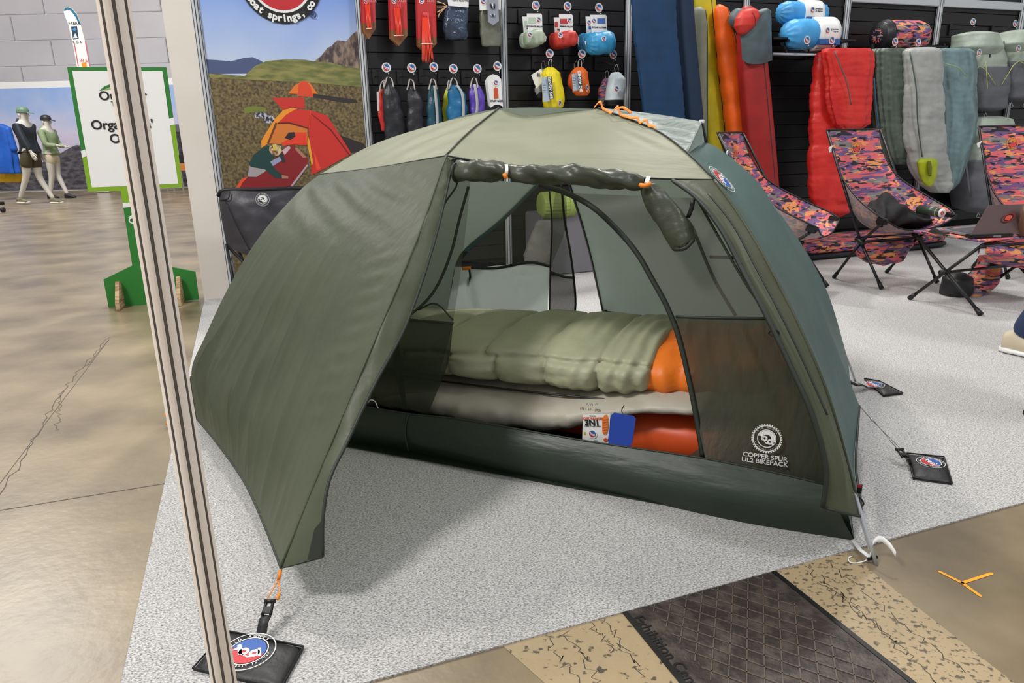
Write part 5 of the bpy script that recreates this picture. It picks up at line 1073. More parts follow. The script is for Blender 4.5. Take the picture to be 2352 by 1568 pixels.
tube('zip', [wp(1917, 118, 4.72), wp(1930, 150, 4.70), wp(1945, 190, 4.70), wp(1955, 240, 4.71)], .005, flat(110, 96, 90), hb, 6, 14)
OG = fab(84, 94, 84, .5, .02, 16)
hb = hbag([([(2042, 112, 30), (2044, 120, 40), (2045, 200, 41), (2050, 300, 36), (2062, 360, 30), (2066, 378, 14)], 4.84, .3, OG, quilt(.004, 10, .022, 16), 2.6)], 'dark grey green sleeping bag hanging between the red one and the silver one')
tube('zip', [wp(2008, 180, 4.78), wp(2012, 240, 4.77), wp(2018, 295, 4.78)], .006, flat(50, 90, 120), hb, 6, 12)
SV = fab(158, 160, 156, .42, .02, 14); TL = fab(116, 140, 142, .45, .02, 14)
hb = hbag([([(2115, 110, 28), (2117, 118, 38), (2118, 200, 40), (2120, 290, 42), (2130, 370, 40), (2150, 425, 32), (2160, 442, 14)], 4.77, .4, SV, quilt(.020, 14, .004, 14), 2.4)], 'silver grey down sleeping bag with a lime green lined opening at its foot')
tube('zip', [wp(2090, 120, 4.70), wp(2104, 200, 4.66), wp(2108, 280, 4.66), wp(2118, 360, 4.68)], .006, flat(80, 92, 86), hb, 6, 20)
wloft('lime_lining', [(2130, 364, 16), (2130, 372, 22), (2131, 400, 19), (2133, 420, 12), (2134, 428, 5)], 4.67, .4, fab(164, 176, 22, .5, .012), hb, crumple(.006, 12), 26, 20)
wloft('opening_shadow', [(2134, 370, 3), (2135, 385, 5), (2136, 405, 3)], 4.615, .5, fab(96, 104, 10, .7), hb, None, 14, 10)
hb = hbag([([(2182, 112, 40), (2186, 120, 48), (2192, 200, 46), (2192, 300, 44), (2184, 370, 34), (2176, 420, 22), (2174, 436, 10)], 4.93, .3, TL, quilt(.006, 12, .016, 18), 2.4)], 'pale teal sleeping bag with fine vertical gathers, rightmost on the rail')
tube('piping', [wp(2150, 130, 4.78), wp(2170, 145, 4.77), wp(2200, 155, 4.77), wp(2220, 175, 4.79)], .003, flat(176, 196, 120), hb, 5, 12)

# backpacks
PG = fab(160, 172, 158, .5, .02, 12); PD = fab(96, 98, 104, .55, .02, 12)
def pack(x, y, w_, h_, v, label, tilt=0, lime=True):
    t = thing('backpack', wp(x, y + h_, v), label, 'backpack', 'pale green and grey backpacks')
    wloft('body', [(x - tilt * .6, y + 6, w_ * .55), (x - tilt * .3, y + 16, w_ * .85), (x, y + h_ * .35, w_), (x + tilt * .4, y + h_ * .6, w_ * .92)], v, .7, PG, t, crumple(.02, 7), 36, 30, 2.6)
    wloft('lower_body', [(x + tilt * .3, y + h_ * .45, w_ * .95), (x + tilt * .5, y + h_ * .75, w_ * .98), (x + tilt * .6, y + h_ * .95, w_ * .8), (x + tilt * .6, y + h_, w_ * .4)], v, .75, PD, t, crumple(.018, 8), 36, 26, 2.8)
    wloft('lid', [(x - tilt * .5, y, w_ * .4), (x - tilt * .4, y + 5, w_ * .8), (x - tilt * .2, y + h_ * .2, w_ * .98), (x + 2, y + h_ * .32, w_ * .6), (x + 4, y + h_ * .38, w_ * .2)], v - .05, .72, PG, t, crumple(.014, 9), 36, 24, 2.4)
    ribbon('shoulder_strap', [wp(x - w_ * .3, y + 4, v - .02), wp(x - w_ * .9, y + h_ * .3, v - .13), wp(x - w_ * .7, y + h_ * .8, v - .12)], U * .014, PD, t, 14, .006)
    emblem('printed_emblem', wp(x + 3, y + h_ * .25, v - .20), U, UP, .028, t)
    if lime:
        for q in ([(x - w_ * .8, y + h_ * .75), (x + 4, y + h_ * .42), (x + w_ * .9, y + h_ * .65)], [(x + w_ * .4, y + h_ * .36), (x + w_ * .5, y + h_ * .7)]): tube('lime_cord', [wp(*p, v - .20) for p in q], .003, flat(206, 212, 110), t, 5, 6)
    for dx in (-.3, .4): tube('buckle_loop', [wp(x + dx * w_, y + h_, v - .1), wp(x + dx * w_ - 4, y + h_ + 10, v - .11), wp(x + dx * w_ + 4, y + h_ + 10, v - .11), wp(x + dx * w_, y + h_, v - .1)], .003, flat(150, 154, 160), t, 5, 8)
    return t
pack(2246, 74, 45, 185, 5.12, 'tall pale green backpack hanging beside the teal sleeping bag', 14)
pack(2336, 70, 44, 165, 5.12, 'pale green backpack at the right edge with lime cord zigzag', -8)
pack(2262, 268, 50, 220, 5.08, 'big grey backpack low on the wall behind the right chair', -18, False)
# lime pad and grey pack seen through the tent
t = thing('lime_pad_roll', wp(1280, 490, 5.0), 'lime green ribbed foam roll on a low display block, seen through the tent door', 'foam roll')
hwloft('body', (1240, 472), (1318, 468), [(0, 15), (.04, 24), (.96, 25), (1, 15)], 5.0, fab(150, 168, 84, .5, .01), t, lambda a, u, p: .012 * abs(math.sin(a * 11)) * (1 if u < .75 else .1) + .006 * abs(math.sin(u * 60)), 60, 50)
blk = box('display_block', B(2.34, 5.13, .24), U * .28, V * .16, UP * .235, flat(118, 116, 120), None, .01); props(blk, 'low grey display block under the lime roll behind the tent', 'display block')
t = thing('grey_pack', wp(1240, 600, 4.9), 'dim grey crumpled pack standing against the wall, seen through the tent mesh', 'pack')
wloft('body', [(1252, 505, 12), (1250, 515, 22), (1244, 550, 28), (1236, 585, 32), (1234, 602, 30)], 4.88, .5, fab(116, 114, 106, .6, .02), t, crumple(.02, 9), 28, 26)

# ================================================================== CHAIRS, MAT, TABLE
def two_sided(name, front, back):
    m = bpy.data.materials.new(name); m.use_nodes = True; N = m.node_tree.nodes; L = m.node_tree.links
    src = M['camo'].node_tree
    m2 = M['camo'].copy(); m2.name = name; N = m2.node_tree.nodes; L = m2.node_tree.links; p = N['Principled BSDF']
    g = N.new('ShaderNodeNewGeometry'); mx = N.new('ShaderNodeMix'); mx.data_type = 'RGBA'; lk = p.inputs['Base Color'].links[0].from_socket
    ml = N.new('ShaderNodeMath'); ml.operation = 'MULTIPLY'; ml.inputs[1].default_value = .62; L.new(g.outputs['Backfacing'], ml.inputs[0])
    L.new(ml.outputs[0], mx.inputs[0]); L.new(lk, mx.inputs[6]); mx.inputs[7].default_value = rgb(170, 164, 160); L.new(mx.outputs[2], p.inputs['Base Color']); return m2
M['sling'] = two_sided('patterned_sling_fabric', None, None)
def chair(loc, rz, label):
    t = thing('camp_chair', loc, label, 'chair', 'high backed patterned camp chairs', rz)
    T_ = lambda n, pts, r, m=M['black'], sn=0, rb=None: tube(n, pts, r, m, t, 8, sn, rb, True)
    H = [Vector((-.25, 0, .29)), Vector((.25, 0, .29))]
    for i, s in enumerate((-1, 1)):
        h = H[i]
        for n_, e in (('leg', Vector((s * .24, -.21, .012))), ('leg', Vector((s * .24, .22, .012)))):
            g = T_(n_, [h, e], .0095); f_ = (h - e).normalized(); k = tube('rubber_foot', [e - f_ * .006, e + f_ * .045], .015, M['black'], g, 8, 0, .012, True)
        T_('back_upright', [h, Vector((s * .238, .43, 1.02))], .009)
        T_('seat_arm', [h, Vector((s * .290, -.215, .452))], .0095)
        T_('hub', [h + Vector((0, -.03, -.01)), h + Vector((0, .04, .02))], .018)
        o_ = box('corner_pocket', (s * .290, -.20, .455), (.022, 0, 0), (0, .03, .008), (0, -.006, .018), M['black'], t, .004, True)
        T_('seat_cord', [h + Vector((0, .03, .03)), Vector((s * .25, -.05, .34)), Vector((s * .285, -.2, .44))], .003, M['black'], 8)
        if s < 0: box('care_tag', (s * .252, .36, .90), (.016, 0, .008), (0, .002, 0), (-.006, 0, .016), M['print_white'], t, 0, True)
    T_('cross_bar', [H[0], H[1]], .010); T_('cross_bar', [H[0] + Vector((0, .05, .02)), H[1] + Vector((0, .05, .02))], .006)
    E_ = cr([(.235, .44, 1.03), (.222, .36, .86), (.240, .24, .71), (.292, .02, .58), (.312, -.16, .50), (.292, -.235, .462)], 36)
    Cc = cr([(0, .45, 1.03), (0, .38, .84), (0, .30, .62), (0, .20, .42), (0, .0, .34), (0, -.235, .385)], 36)
    v = []; f = []; nu = 24
    for j in range(37):
        for i in range(nu + 1):
            u = -1 + 2 * i / nu; k = abs(u) ** 2.6; e = E_[j]; c = Cc[j]; w_ = e.x * (1 if j < 12 else 1 + .10 * math.sin((j - 12) / 24 * math.pi) * (1 - abs(u)) * 2)
            v.append((u * w_, c.y + (e.y - c.y) * k, c.z + (e.z - c.z) * k + .006 * nz((u, j * .1, 0), 3)))
    for j in range(36):
        for i in range(nu): k = j * (nu + 1) + i; f.append((k, k + nu + 1, k + nu + 2, k + 1))
    pydata('sling', v, f, M['sling'], t, True, True)
    rim = [Vector((-e.x, e.y, e.z)) for e in E_[::-1]] + [Vector((e.x, e.y, e.z)) for e in E_]
    T_('binding', rim, .0055, M['black']); T_('binding', [Vector(v[36 * (nu + 1) + i]) for i in range(nu + 1)], .005)
    ec_ = Vector((0, .405, .905)); xa_ = Vector((1, 0, 0)); ya_ = Vector((0, .12, .97)).normalized(); bm = bmesh.new()
    disc(bm, ec_ + Vector((0, -.012, 0)), xa_, ya_, .042, 0, 24, .036); disc(bm, ec_ + Vector((0, -.012, 0)), xa_, ya_, .03, 1, 20, 0, 200, 370); disc(bm, ec_ + Vector((0, -.012, 0)), xa_, ya_, .03, 0, 20, .012, 20, 160)
    bmobj('printed_emblem', bm, [flat(226, 140, 50), flat(220, 70, 70)], t, False, True)
    # gear pouch slung under the seat bar
    loft('under_seat_pouch', [(Vector((-.24, .02, .25)), Vector((0, .05, 0)), Vector((0, 0, .03))), (Vector((-.15, .02, .205)), Vector((0, .08, 0)), Vector((0, 0, .07))), (Vector((.08, .02, .20)), Vector((0, .08, 0)), Vector((0, 0, .08))), (Vector((.2, .02, .25)), Vector((0, .04, 0)), Vector((0, 0, .03)))], M['camo'], t, 20, 20, crumple(.02, 9), 2.2, True)
    return t
chair((2.63, 4.90, .005), math.radians(18), 'patterned high-back camp chair with a black fleece and a flask on its seat')
chair((1.84, 4.66, .005), math.radians(54), 'patterned high-back camp chair turned sideways just behind the tent')
chair((3.72, 5.05, .005), math.radians(-4), 'patterned high-back camp chair behind the side table with the laptop')
# fleece and flask on the middle chair
def lc_(x, y, z, r=18, o=(2.63, 4.90, .005)):
    a = math.radians(r); return Vector((o[0] + x * math.cos(a) - y * math.sin(a), o[1] + x * math.sin(a) + y * math.cos(a), o[2] + z))
fz = loft('black_fleece', [(lc_(-.24, -.10, .45), Vector((0, .08, 0)), UP * .03), (lc_(-.17, -.02, .45), Vector((0, .15, 0)), UP * .07), (lc_(-.04, .06, .475), Vector((0, .18, .02)), UP * .11), (lc_(.07, .04, .46), Vector((0, .16, 0)), UP * .085), (lc_(.15, -.04, .42), Vector((0, .10, 0)), UP * .04), (lc_(.22, -.10, .42), Vector((0, .05, 0)), UP * .02)], fab(22, 22, 23, .85, .01, 20), None, 30, 36, lambda a, t, p: .035 * nz(p, 7) + .018 * math.sin(a * 5 + t * 14 + 3 * nz(p, 5)) + .01 * nz(p, 20), 2)
props(fz, 'black fleece jacket crumpled on the seat of the middle patterned chair', 'jacket')
th = thing('thermos_flask', lc_(.14, -.10, .47), 'dark green thermos flask lying on its side on the chair seat', 'flask')
fa, fb = at(2112, 481, 4.80), at(2163, 489, 4.62); fd = (fb - fa).normalized()
tube('body', [fa, fb], .031, fab(44, 58, 46, .35, .001), th, 24); tube('lid_ring', [fb - fd * .03, fb - fd * .022], .0325, flat(150, 150, 120), th, 24)
tube('cap', [fb - fd * .004, fb + fd * .003], .029, M['print_white'], th, 24); bm = bmesh.new()
xq = fd.cross(UP).normalized() * -1; disc(bm, fb + fd * .0045, xq, UP, .013, 0, 16, .004); bmobj('cap_print', bm, flat(190, 60, 60), th)
# patterned cushion bed on the floor
mt = thing('floor_mat', gp(2030, 590), 'long purple and coral patterned cushion with a black base on the carpet behind the chairs', 'cushion')
def fm(a, z): return gp(*a, z)
g0_, g1_ = gp(1826, 604, .006), gp(2192, 567, .006); dq = (g1_ - g0_).normalized(); dv = UP.cross(dq)
ctr = (g0_ + g1_) / 2 + dv * .30; L2 = (g1_ - g0_).length / 2
for nm, z0, z1, m_, ins in (('base', .008, .055, fab(26, 28, 34, .6, .006), 0), ('cushion_top', .050, .125, M['camo'], .012)):
    o_ = loft(nm, [(ctr + UP * z0, dq * (L2 - ins - .02), dv * (.28 - ins)), (ctr + UP * (z0 + .012), dq * (L2 - ins), dv * (.30 - ins)), (ctr + UP * (z1 - .015), dq * (L2 - ins), dv * (.30 - ins)), (ctr + UP * z1, dq * (L2 - ins - .06), dv * (.25 - ins))], m_, mt, 90, 12, lambda a, t, p: .005 * math.sin(a * 40) * t if ins_ else 0, 7) if False else loft(nm, [(ctr + UP * z0, dq * (L2 - ins - .02), dv * (.28 - ins)), (ctr + UP * (z0 + .012), dq * (L2 - ins), dv * (.30 - ins)), (ctr + UP * (z1 - .015), dq * (L2 - ins), dv * (.30 - ins)), (ctr + UP * z1, dq * (L2 - ins - .06), dv * (.25 - ins))], m_, mt, 96, 10, None, 7)
# side table
ta, tb = at(2099, 533, 4.42), at(2254, 552, 3.98); ht = (ta.z + tb.z) / 2; ta.z = tb.z = ht
pw = Vector((-(tb - ta).y, (tb - ta).x, 0)).normalized(); pw = pw if pw.x > 0 else -pw
tc_, td = tb + pw * .62, ta + pw * .62
tt = thing('side_table', (ta + tc_) / 2 - UP * ht, 'low folding side table with a patterned fabric top and crossed black legs', 'table')
coons('fabric_top', [ta, td], [tb, tc_], [ta, tb], [td, tc_], M['sling'], tt, 16, 12, None, 0).modifiers.new('s', 'SOLIDIFY').thickness = .006
for a, b in ((ta, tb), (tb, tc_), (tc_, td), (td, ta)): tube('rim', [a, b], .008, M['camo'], tt, 8)
f1, f2 = gp(2090, 690), gp(2250, 727); hb1 = at(2175, 617, (f1.y + f2.y) / 2 + .02)
dn = UP * .01
for off in (Vector(), pw * .60):
    for top, ft in ((ta, f2), (tb, f1)):
        a = top + off * .98 - UP * .02 + (pw * .02 if off.length == 0 else -pw * .02); b = Vector((ft.x, ft.y, .018)) + off * .98
        g = tube('leg', [a, b], .0095, M['black'], tt); d_ = (a - b).normalized(); k = tube('rubber_foot', [b - d_ * .008, b + d_ * .04], .016, M['black'], g, 8, 0, .012)
    mid = (ta + tb) / 2 * .5 + (f1 + f2) / 2 * .5 + off; tube('hub', [mid - pw * .03, mid + pw * .03], .018, M['black'], tt)
m1 = (ta + tb) / 2 * .5 + (f1 + f2) / 2 * .5; tube('cross_bar', [m1, m1 + pw * .6], .0085, M['black'], tt); tube('cross_bar', [tb - UP * .035, tc_ - UP * .035], .009, M['black'], tt)
box('price_tag', tb - UP * .06 + pw * .03, pw * .028, UP.cross(pw) * .002, UP * .02, flat(206, 206, 206), tt)
# laptop, tray, mouse, cup
z_ = ht + .010
def tz(x, y, z=None): return gp(x, y, z if z is not None else z_)
lt = thing('laptop', tz(2270, 535), 'open grey laptop with its screen back towards the camera on the table', 'laptop')
bl, br = tz(2229, 541, z_ + .012), tz(2316, 538, z_ + .012); hx = (br - bl).normalized(); bkv = UP.cross(hx); hw_ = .36
br = bl + hx * hw_
lid = (UP * .93 + bkv * -.02 + hx * .02).normalized(); lean = (at(2275, 464, (bl.y + .12)) - bl)
ld = lean.normalized(); ld = (UP * .86 + bkv * .50).normalized()
sl_ = at(2276, 464, bl.y + .10) - bl; ld = (sl_ - hx * 0).normalized()
poly('lid', [bl, br, br + ld * .23, bl + ld * .23], mat('laptop_grey', (110, 90, 90), .3, metal=.6), lt, .006, bkv)
poly('screen', [bl + bkv * .007 + hx * .01 + ld * .02, br + bkv * .007 - hx * .01 + ld * .02, br + bkv * .007 - hx * .01 + ld * .22, bl + bkv * .007 + hx * .01 + ld * .22], M['print_black'], lt)
poly('keyboard_base', [tz(2232, 540, z_ + .012), tz(2300, 541, z_ + .012), tz(2262, 514, z_ + .012), tz(2166, 527, z_ + .012)], mat('laptop_base', (150, 150, 156), .3, metal=.5), lt, .010, -UP)
poly('keys', [tz(2222, 536, z_ + .0128), tz(2280, 535, z_ + .0128), tz(2256, 518, z_ + .0128), tz(2180, 527, z_ + .0128)], flat(70, 70, 74), lt)
ez = bl + hx * .16 + ld * .13 - bkv * .008; bm = bmesh.new(); zq = hx.cross(ld)
disc(bm, ez + zq * -.001 if zq.dot(bkv) > 0 else ez + zq * .001, hx, ld, .036, 0, 24, .028); disc(bm, ez, hx, ld, .02, 1, 16)
bmobj('lid_sticker', bm, [flat(120, 30, 30), flat(206, 76, 46)], lt)
tr = box('laptop_stand', tz(2272, 540, z_ + .010), hx * .13, bkv * .03, UP * .009, M['black'], None, .006); props(tr, 'black stand tray under the hinge of the laptop', 'tray')
ms = loft('computer_mouse', [(tz(2135, 532, z_ + .008), bkv * .012, UP * .005), (tz(2148, 531, z_ + .016), bkv * .030, UP * .018), (tz(2162, 533, z_ + .014), bkv * .032, UP * .015), (tz(2176, 536, z_ + .006), bkv * .02, UP * .004)], mat('mouse_dark', (58, 54, 56), .3), None, 20, 16); props(ms, 'dark computer mouse on the patterned table left of the laptop', 'mouse')
cupp = tube('drink_bottle', [tz(2349, 541) + UP * .002, tz(2349, 541) + UP * .12, tz(2349, 541) + UP * .17], .032, fab(104, 74, 56, .4, .001), None, 20, 0, .026); props(cupp, 'brown drink bottle at the right edge of the side table', 'bottle')
# pouches under the table
pk = thing('black_stuff_ball', gp(2200, 700), 'round black stuff bag on the carpet under the side table', 'bag')
q0 = at(2196, 662, 4.42); loft('body', [(q0 - UP * .10 + U * -.02, U * .05, V * .05), (q0 - UP * .08, U * .08, V * .08), (q0, U * .095, V * .095), (q0 + UP * .07, U * .085, V * .085), (q0 + UP * .10, U * .04, V * .04)], fab(26, 26, 28, .5, .02), pk, 24, 20, crumple(.008, 14))
tube('drawstring', [q0 + UP * .09 + U * a_ for a_ in (-.05, 0, .05)], .005, M['black'], pk, 6, 6)
pk = thing('patterned_pouch', gp(2250, 700), 'purple and coral patterned soft pouch slumped under the side table', 'bag')
loft('body', [(at(2204, 690, 4.40), U * .04, V * .04), (at(2235, 672, 4.42), U * .07, V * .07), (at(2258, 640, 4.46), U * .085, V * .09), (at(2275, 600, 4.5), U * .06, V * .08), (at(2283, 575, 4.5), U * .03, V * .05)], M['camo'], pk, 26, 30, crumple(.03, 8))
pk2 = loft('patterned_sling_pouch', [(tb + pw * .04 - UP * .05, UP * .02, UP.cross(pw) * .05), (tb + pw * .2 - UP * .09 - UP.cross(pw) * -.05, UP * .06, UP.cross(pw) * .10), (tb + pw * .42 - UP * .14, UP * .05, UP.cross(pw) * .1), (tb + pw * .58 - UP * .13, UP * .02, UP.cross(pw) * .06)], M['camo'], None, 24, 30, crumple(.02, 9)); props(pk2, 'patterned storage pouch slung below the table top at the front', 'pouch')

# dark camp chair left of the tent
dchr = thing('dark_camp_chair', wp(570, 640, 4.95), 'charcoal fabric camp chair with a white round logo behind the tent on the left', 'chair')
DG = fab(52, 50, 56, .45, .016, 12, 1.15)
v0 = 4.92
coons('back_panel', [wp(503, 446, v0), wp(512, 438, v0 - .03), wp(600, 436, v0 - .05), wp(700, 432, v0 - .04), wp(730, 434, v0)], [wp(520, 562, v0), wp(548, 578, v0 - .05), wp(600, 592, v0 - .08), wp(700, 590, v0)], [wp(503, 446, v0), wp(505, 480, v0), wp(512, 520, v0), wp(520, 562, v0)], [wp(730, 434, v0), wp(700, 590, v0)], DG, dchr, 40, 30, lambda s, t, p: .022 * nz(p, 6) + .010 * nz(p, 14), .05)
tube('top_rail', [wp(501, 450, v0), wp(510, 437, v0 - .02), wp(600, 435, v0 - .05), wp(700, 431, v0 - .04), wp(730, 434, v0)], .012, M['black'], dchr, 8, 20)
tube('corner_binding', [wp(528, 440, v0 - .06), wp(524, 456, v0 - .07), wp(505, 460, v0 - .02)], .004, M['black'], dchr, 6, 8); tube('side_seam', [wp(517, 462, v0 - .06), wp(545, 520, v0 - .10), wp(575, 578, v0 - .10)], .003, M['black'], dchr, 6, 8)
emblem('printed_emblem', wp(603, 458, v0 - .115), U, UP, .044, dchr, 'white')
for a_, b_ in (((520, 560), .02), ((548, 575), .10), ((524, 566), .30), ((700, 560), .0)):
    q_ = wp(*a_, v0); e_ = q_ + U * b_ - V * .12; e_.z = .014; tube('leg', [q_, e_], .010, M['black'], dchr, 8)

# ================================================================== FIGURES
def skin(name, joints, edges, m, parent, sub=2):
    keys = list(joints); me = bpy.data.meshes.new(name)
    me.from_pydata([tuple(joints[k][0]) for k in keys], [(keys.index(a), keys.index(b)) for a, b in edges], [])
    o = link(name, me, parent, m)
    sm = o.modifiers.new('skin', 'SKIN'); sm.use_smooth_shade = True
    for i, k in enumerate(keys):
        r = joints[k][1]; me.skin_vertices[0].data[i].radius = (r, r) if not isinstance(r, tuple) else r
    me.skin_vertices[0].data[0].use_root = True
    ss = o.modifiers.new('sub', 'SUBSURF'); ss.levels = sub; ss.render_levels = sub
    return o
def person(root, base, face, h, pose, mats, hat=None, shoes=None):
    """base: ground point, face: unit facing vector, pose: joint offsets (forward, side, height fractions)"""
    f = Vector(face).normalized(); s = f.cross(UP)
    def J(a, b, c): return Vector(base) + f * a * h + s * b * h + UP * c * h
    D = dict(pelvis=(0, 0, .53), waist=(0, 0, .60), chest=(.0, 0, .72), neck0=(.0, 0, .81), neck=(.005, 0, .855), head=(.015, 0, .905), crown=(.012, 0, .965),
             hipl=(0, -.05, .50), kneel=(.03, -.055, .28), anklel=(.0, -.055, .045), hipr=(0, .05, .50), kneer=(.03, .055, .28), ankler=(0, .055, .045),
             shl=(0, -.10, .80), ell=(-.01, -.125, .63), wrl=(.04, -.12, .50), shr=(0, .10, .80), elr=(-.01, .125, .63), wrr=(.04, .12, .50))
    D.update(pose)
    R = dict(pelvis=.085, waist=.07, chest=.085, neck0=.06, neck=.032, head=.052, crown=.034, hipl=.055, kneel=.034, anklel=.022, hipr=.055, kneer=.034, ankler=.022, shl=.036, ell=.026, wrl=.017, shr=.036, elr=.026, wrr=.017)
    P = {k: (J(*D[k]), R[k] * h) for k in D}
    E = [('pelvis', 'waist'), ('waist', 'chest'), ('chest', 'neck0'), ('neck0', 'neck'), ('neck', 'head'), ('head', 'crown'), ('pelvis', 'hipl'), ('hipl', 'kneel'), ('kneel', 'anklel'), ('pelvis', 'hipr'), ('hipr', 'kneer'), ('kneer', 'ankler'), ('neck0', 'shl'), ('shl', 'ell'), ('ell', 'wrl'), ('neck0', 'shr'), ('shr', 'elr'), ('elr', 'wrr')]
    body = skin('body', P, E, mats['skin'], root)
    # face: nose and ears; hands with five fingers
    hd = P['head'][0]
    tube('nose', [hd + f * .050 * h + UP * .012 * h, hd + f * .060 * h - UP * .012 * h], .006 * h, mats['skin'], body, 6, 0, .010 * h)
    for q in (-1, 1): loft('ear', [(hd + s * q * .050 * h - f * .004 * h, UP * .016 * h, f * .010 * h), (hd + s * q * .058 * h - f * .01 * h, UP * .014 * h, f * .008 * h)], mats['skin'], body, 10, 3)
    for q in (-1, 1): tube('eye', [hd + s * q * .018 * h + f * .0465 * h + UP * .012 * h, hd + s * q * .018 * h + f * .050 * h + UP * .012 * h], .004 * h, mats.get('eye', mats['skin']), body, 8)
    tube('mouth', [hd + f * .049 * h - UP * .026 * h - s * .012 * h, hd + f * .052 * h - UP * .026 * h, hd + f * .049 * h - UP * .026 * h + s * .012 * h], .003 * h, mats.get('lip', mats['skin']), body, 6, 4)
    for sd_, w0, e0 in (('l', P['wrl'][0], P['ell'][0]), ('r', P['wrr'][0], P['elr'][0])):
        d = (w0 - e0).normalized(); a = f - d * f.dot(d); a.normalize(); c = d.cross(a)
        loft('hand', [(w0 - d * .01 * h, a * .015 * h, c * .010 * h), (w0 + d * .02 * h, a * .022 * h, c * .010 * h), (w0 + d * .05 * h, a * .024 * h, c * .009 * h)], mats['skin'], body, 12, 6)
        for k in range(4):
            o = w0 + d * .048 * h + a * (.018 - .012 * k) * h; l = (.040, .046, .042, .032)[k] * h
            tube('finger', [o, o + d * l * .5, o + d * l * .9 + c * .006 * h * (1 if sd_ == 'l' else -1)], .0055 * h, mats['skin'], body, 6, 0, .0042 * h)
        o = w0 + d * .015 * h + a * .018 * h; tube('thumb', [o, o + (d + a * .8).normalized() * .022 * h, o + (d * 1.3 + a * .5).normalized() * .040 * h], .006 * h, mats['skin'], body, 6, 0, .0045 * h)
    # clothes
    g = lambda ks, k: {q: (P[q][0], P[q][1] * k) for q in ks}
    if 'top' in mats:
        jk = g(['waist', 'chest', 'neck0', 'shl', 'shr'], 1.14); jk['hem'] = (P['pelvis'][0] + UP * .01 * h, .098 * h); jk['neck0'] = (P['neck0'][0], .062 * h)
        for a, b, q in (('shl', 'ell', 'l'), ('shr', 'elr', 'r')): jk['e' + q] = (P[b][0], .036 * h); jk['w' + q] = (P['wr' + q][0].lerp(P['el' + q][0], .12), .026 * h)
        skin('jacket', jk, [('hem', 'waist'), ('waist', 'chest'), ('chest', 'neck0'), ('neck0', 'shl'), ('neck0', 'shr'), ('shl', 'el'), ('el', 'wl'), ('shr', 'er'), ('er', 'wr')], mats['top'], root)
        loft('hood', [(P['neck'][0] - UP * .045 * h - f * .02 * h, s * .058 * h, f * .05 * h), (P['neck'][0] - UP * .01 * h - f * .03 * h, s * .055 * h, f * .045 * h), (P['neck'][0] + UP * .02 * h - f * .04 * h, s * .03 * h, f * .02 * h)], mats['top'], root, 18, 8)
    k_ = mats.get('shortlen', 1.0)
    lg = {'pelvis': (P['pelvis'][0], .094 * h), 'top': (P['waist'][0] - UP * .01 * h, .076 * h), 'hl': (P['hipl'][0], .066 * h), 'hr': (P['hipr'][0], .066 * h)}
    for q in 'lr':
        kn, an = P['knee' + q][0], P['ankle' + q][0]
        if k_ < 1: lg['k' + q] = (P['hip' + q][0].lerp(kn, k_), .058 * h)
        else: lg['k' + q] = (kn, .045 * h); lg['a' + q] = (an - UP * .004 * h, .036 * h)
    E2 = [('pelvis', 'top'), ('pelvis', 'hl'), ('pelvis', 'hr'), ('hl', 'kl'), ('hr', 'kr')] + ([('kl', 'al'), ('kr', 'ar')] if k_ >= 1 else [])
    skin('shorts' if k_ < 1 else 'jeans', lg, E2, mats['bottom'], root)
    for q, an in (('l', P['anklel'][0]), ('r', P['ankler'][0])):
        b = Vector((an.x, an.y, an.z - .045 * h)); up_ = mats['shoe']
        b.z = max(b.z, .004)
        sh = loft('shoe', [(b - f * .034 * h + UP * .030 * h, s * .020 * h, UP * .024 * h), (b - f * .015 * h + UP * .034 * h, s * .024 * h, UP * .030 * h), (b + f * .035 * h + UP * .026 * h, s * .027 * h, UP * .022 * h), (b + f * .075 * h + UP * .018 * h, s * .028 * h, UP * .014 * h), (b + f * .098 * h + UP * .014 * h, s * .014 * h, UP * .008 * h)], up_, root, 20, 20, None, 2.3)
        loft('sole', [(b - f * .040 * h + UP * .008 * h, s * .014 * h, UP * .008 * h), (b - f * .02 * h + UP * .008 * h, s * .027 * h, UP * .008 * h), (b + f * .05 * h + UP * .007 * h, s * .031 * h, UP * .007 * h), (b + f * .102 * h + UP * .009 * h, s * .016 * h, UP * .006 * h)], mats['sole'], sh, 20, 16, None, 3)
    if hat:
        c = P['head'][0].lerp(P['crown'][0], .55); hm = mats['hat']
        hh = loft('cap', [(c - UP * .012 * h, s * .054 * h, f * .062 * h), (c + UP * .02 * h, s * .053 * h, f * .060 * h), (c + UP * .045 * h, s * .040 * h, f * .045 * h), (c + UP * .054 * h, s * .012 * h, f * .014 * h)], hm, root, 24, 12)
        loft('brim', [(c - UP * .008 * h + f * .03 * h, s * .05 * h, UP * .004 * h), (c - UP * .012 * h + f * .08 * h, s * .042 * h, UP * .004 * h), (c - UP * .022 * h + f * .115 * h, s * .018 * h, UP * .003 * h)], hm, hh, 16, 10)
    return body
mw = mat('mannequin_white', (206, 200, 190), .4)
b1 = gp(92, 468); m1_ = thing('mannequin', (b1.x, b1.y, 0), 'striding white mannequin in a navy jacket, olive shorts and green cap', 'mannequin', 'mannequins before the backdrop')
MH = 1.86
person(m1_, (b1.x, b1.y, 0), (1, -.12, 0), MH, dict(kneel=(.02, -.04, .27), anklel=(.135, -.04, .045), kneer=(-.06, .04, .29), ankler=(-.18, .045, .06), hipl=(.01, -.045, .5), waist=(.0, 0, .6), chest=(-.01, 0, .72), ell=(-.03, -.12, .64), wrl=(.03, -.12, .51), elr=(.06, .11, .64), wrr=(.11, .11, .53)),
       dict(skin=mw, top=fab(28, 34, 44, .5), bottom=fab(66, 60, 40, .7), shortlen=.62, shoe=fab(110, 104, 80), sole=M['print_white'], hat=fab(96, 124, 104)), True)
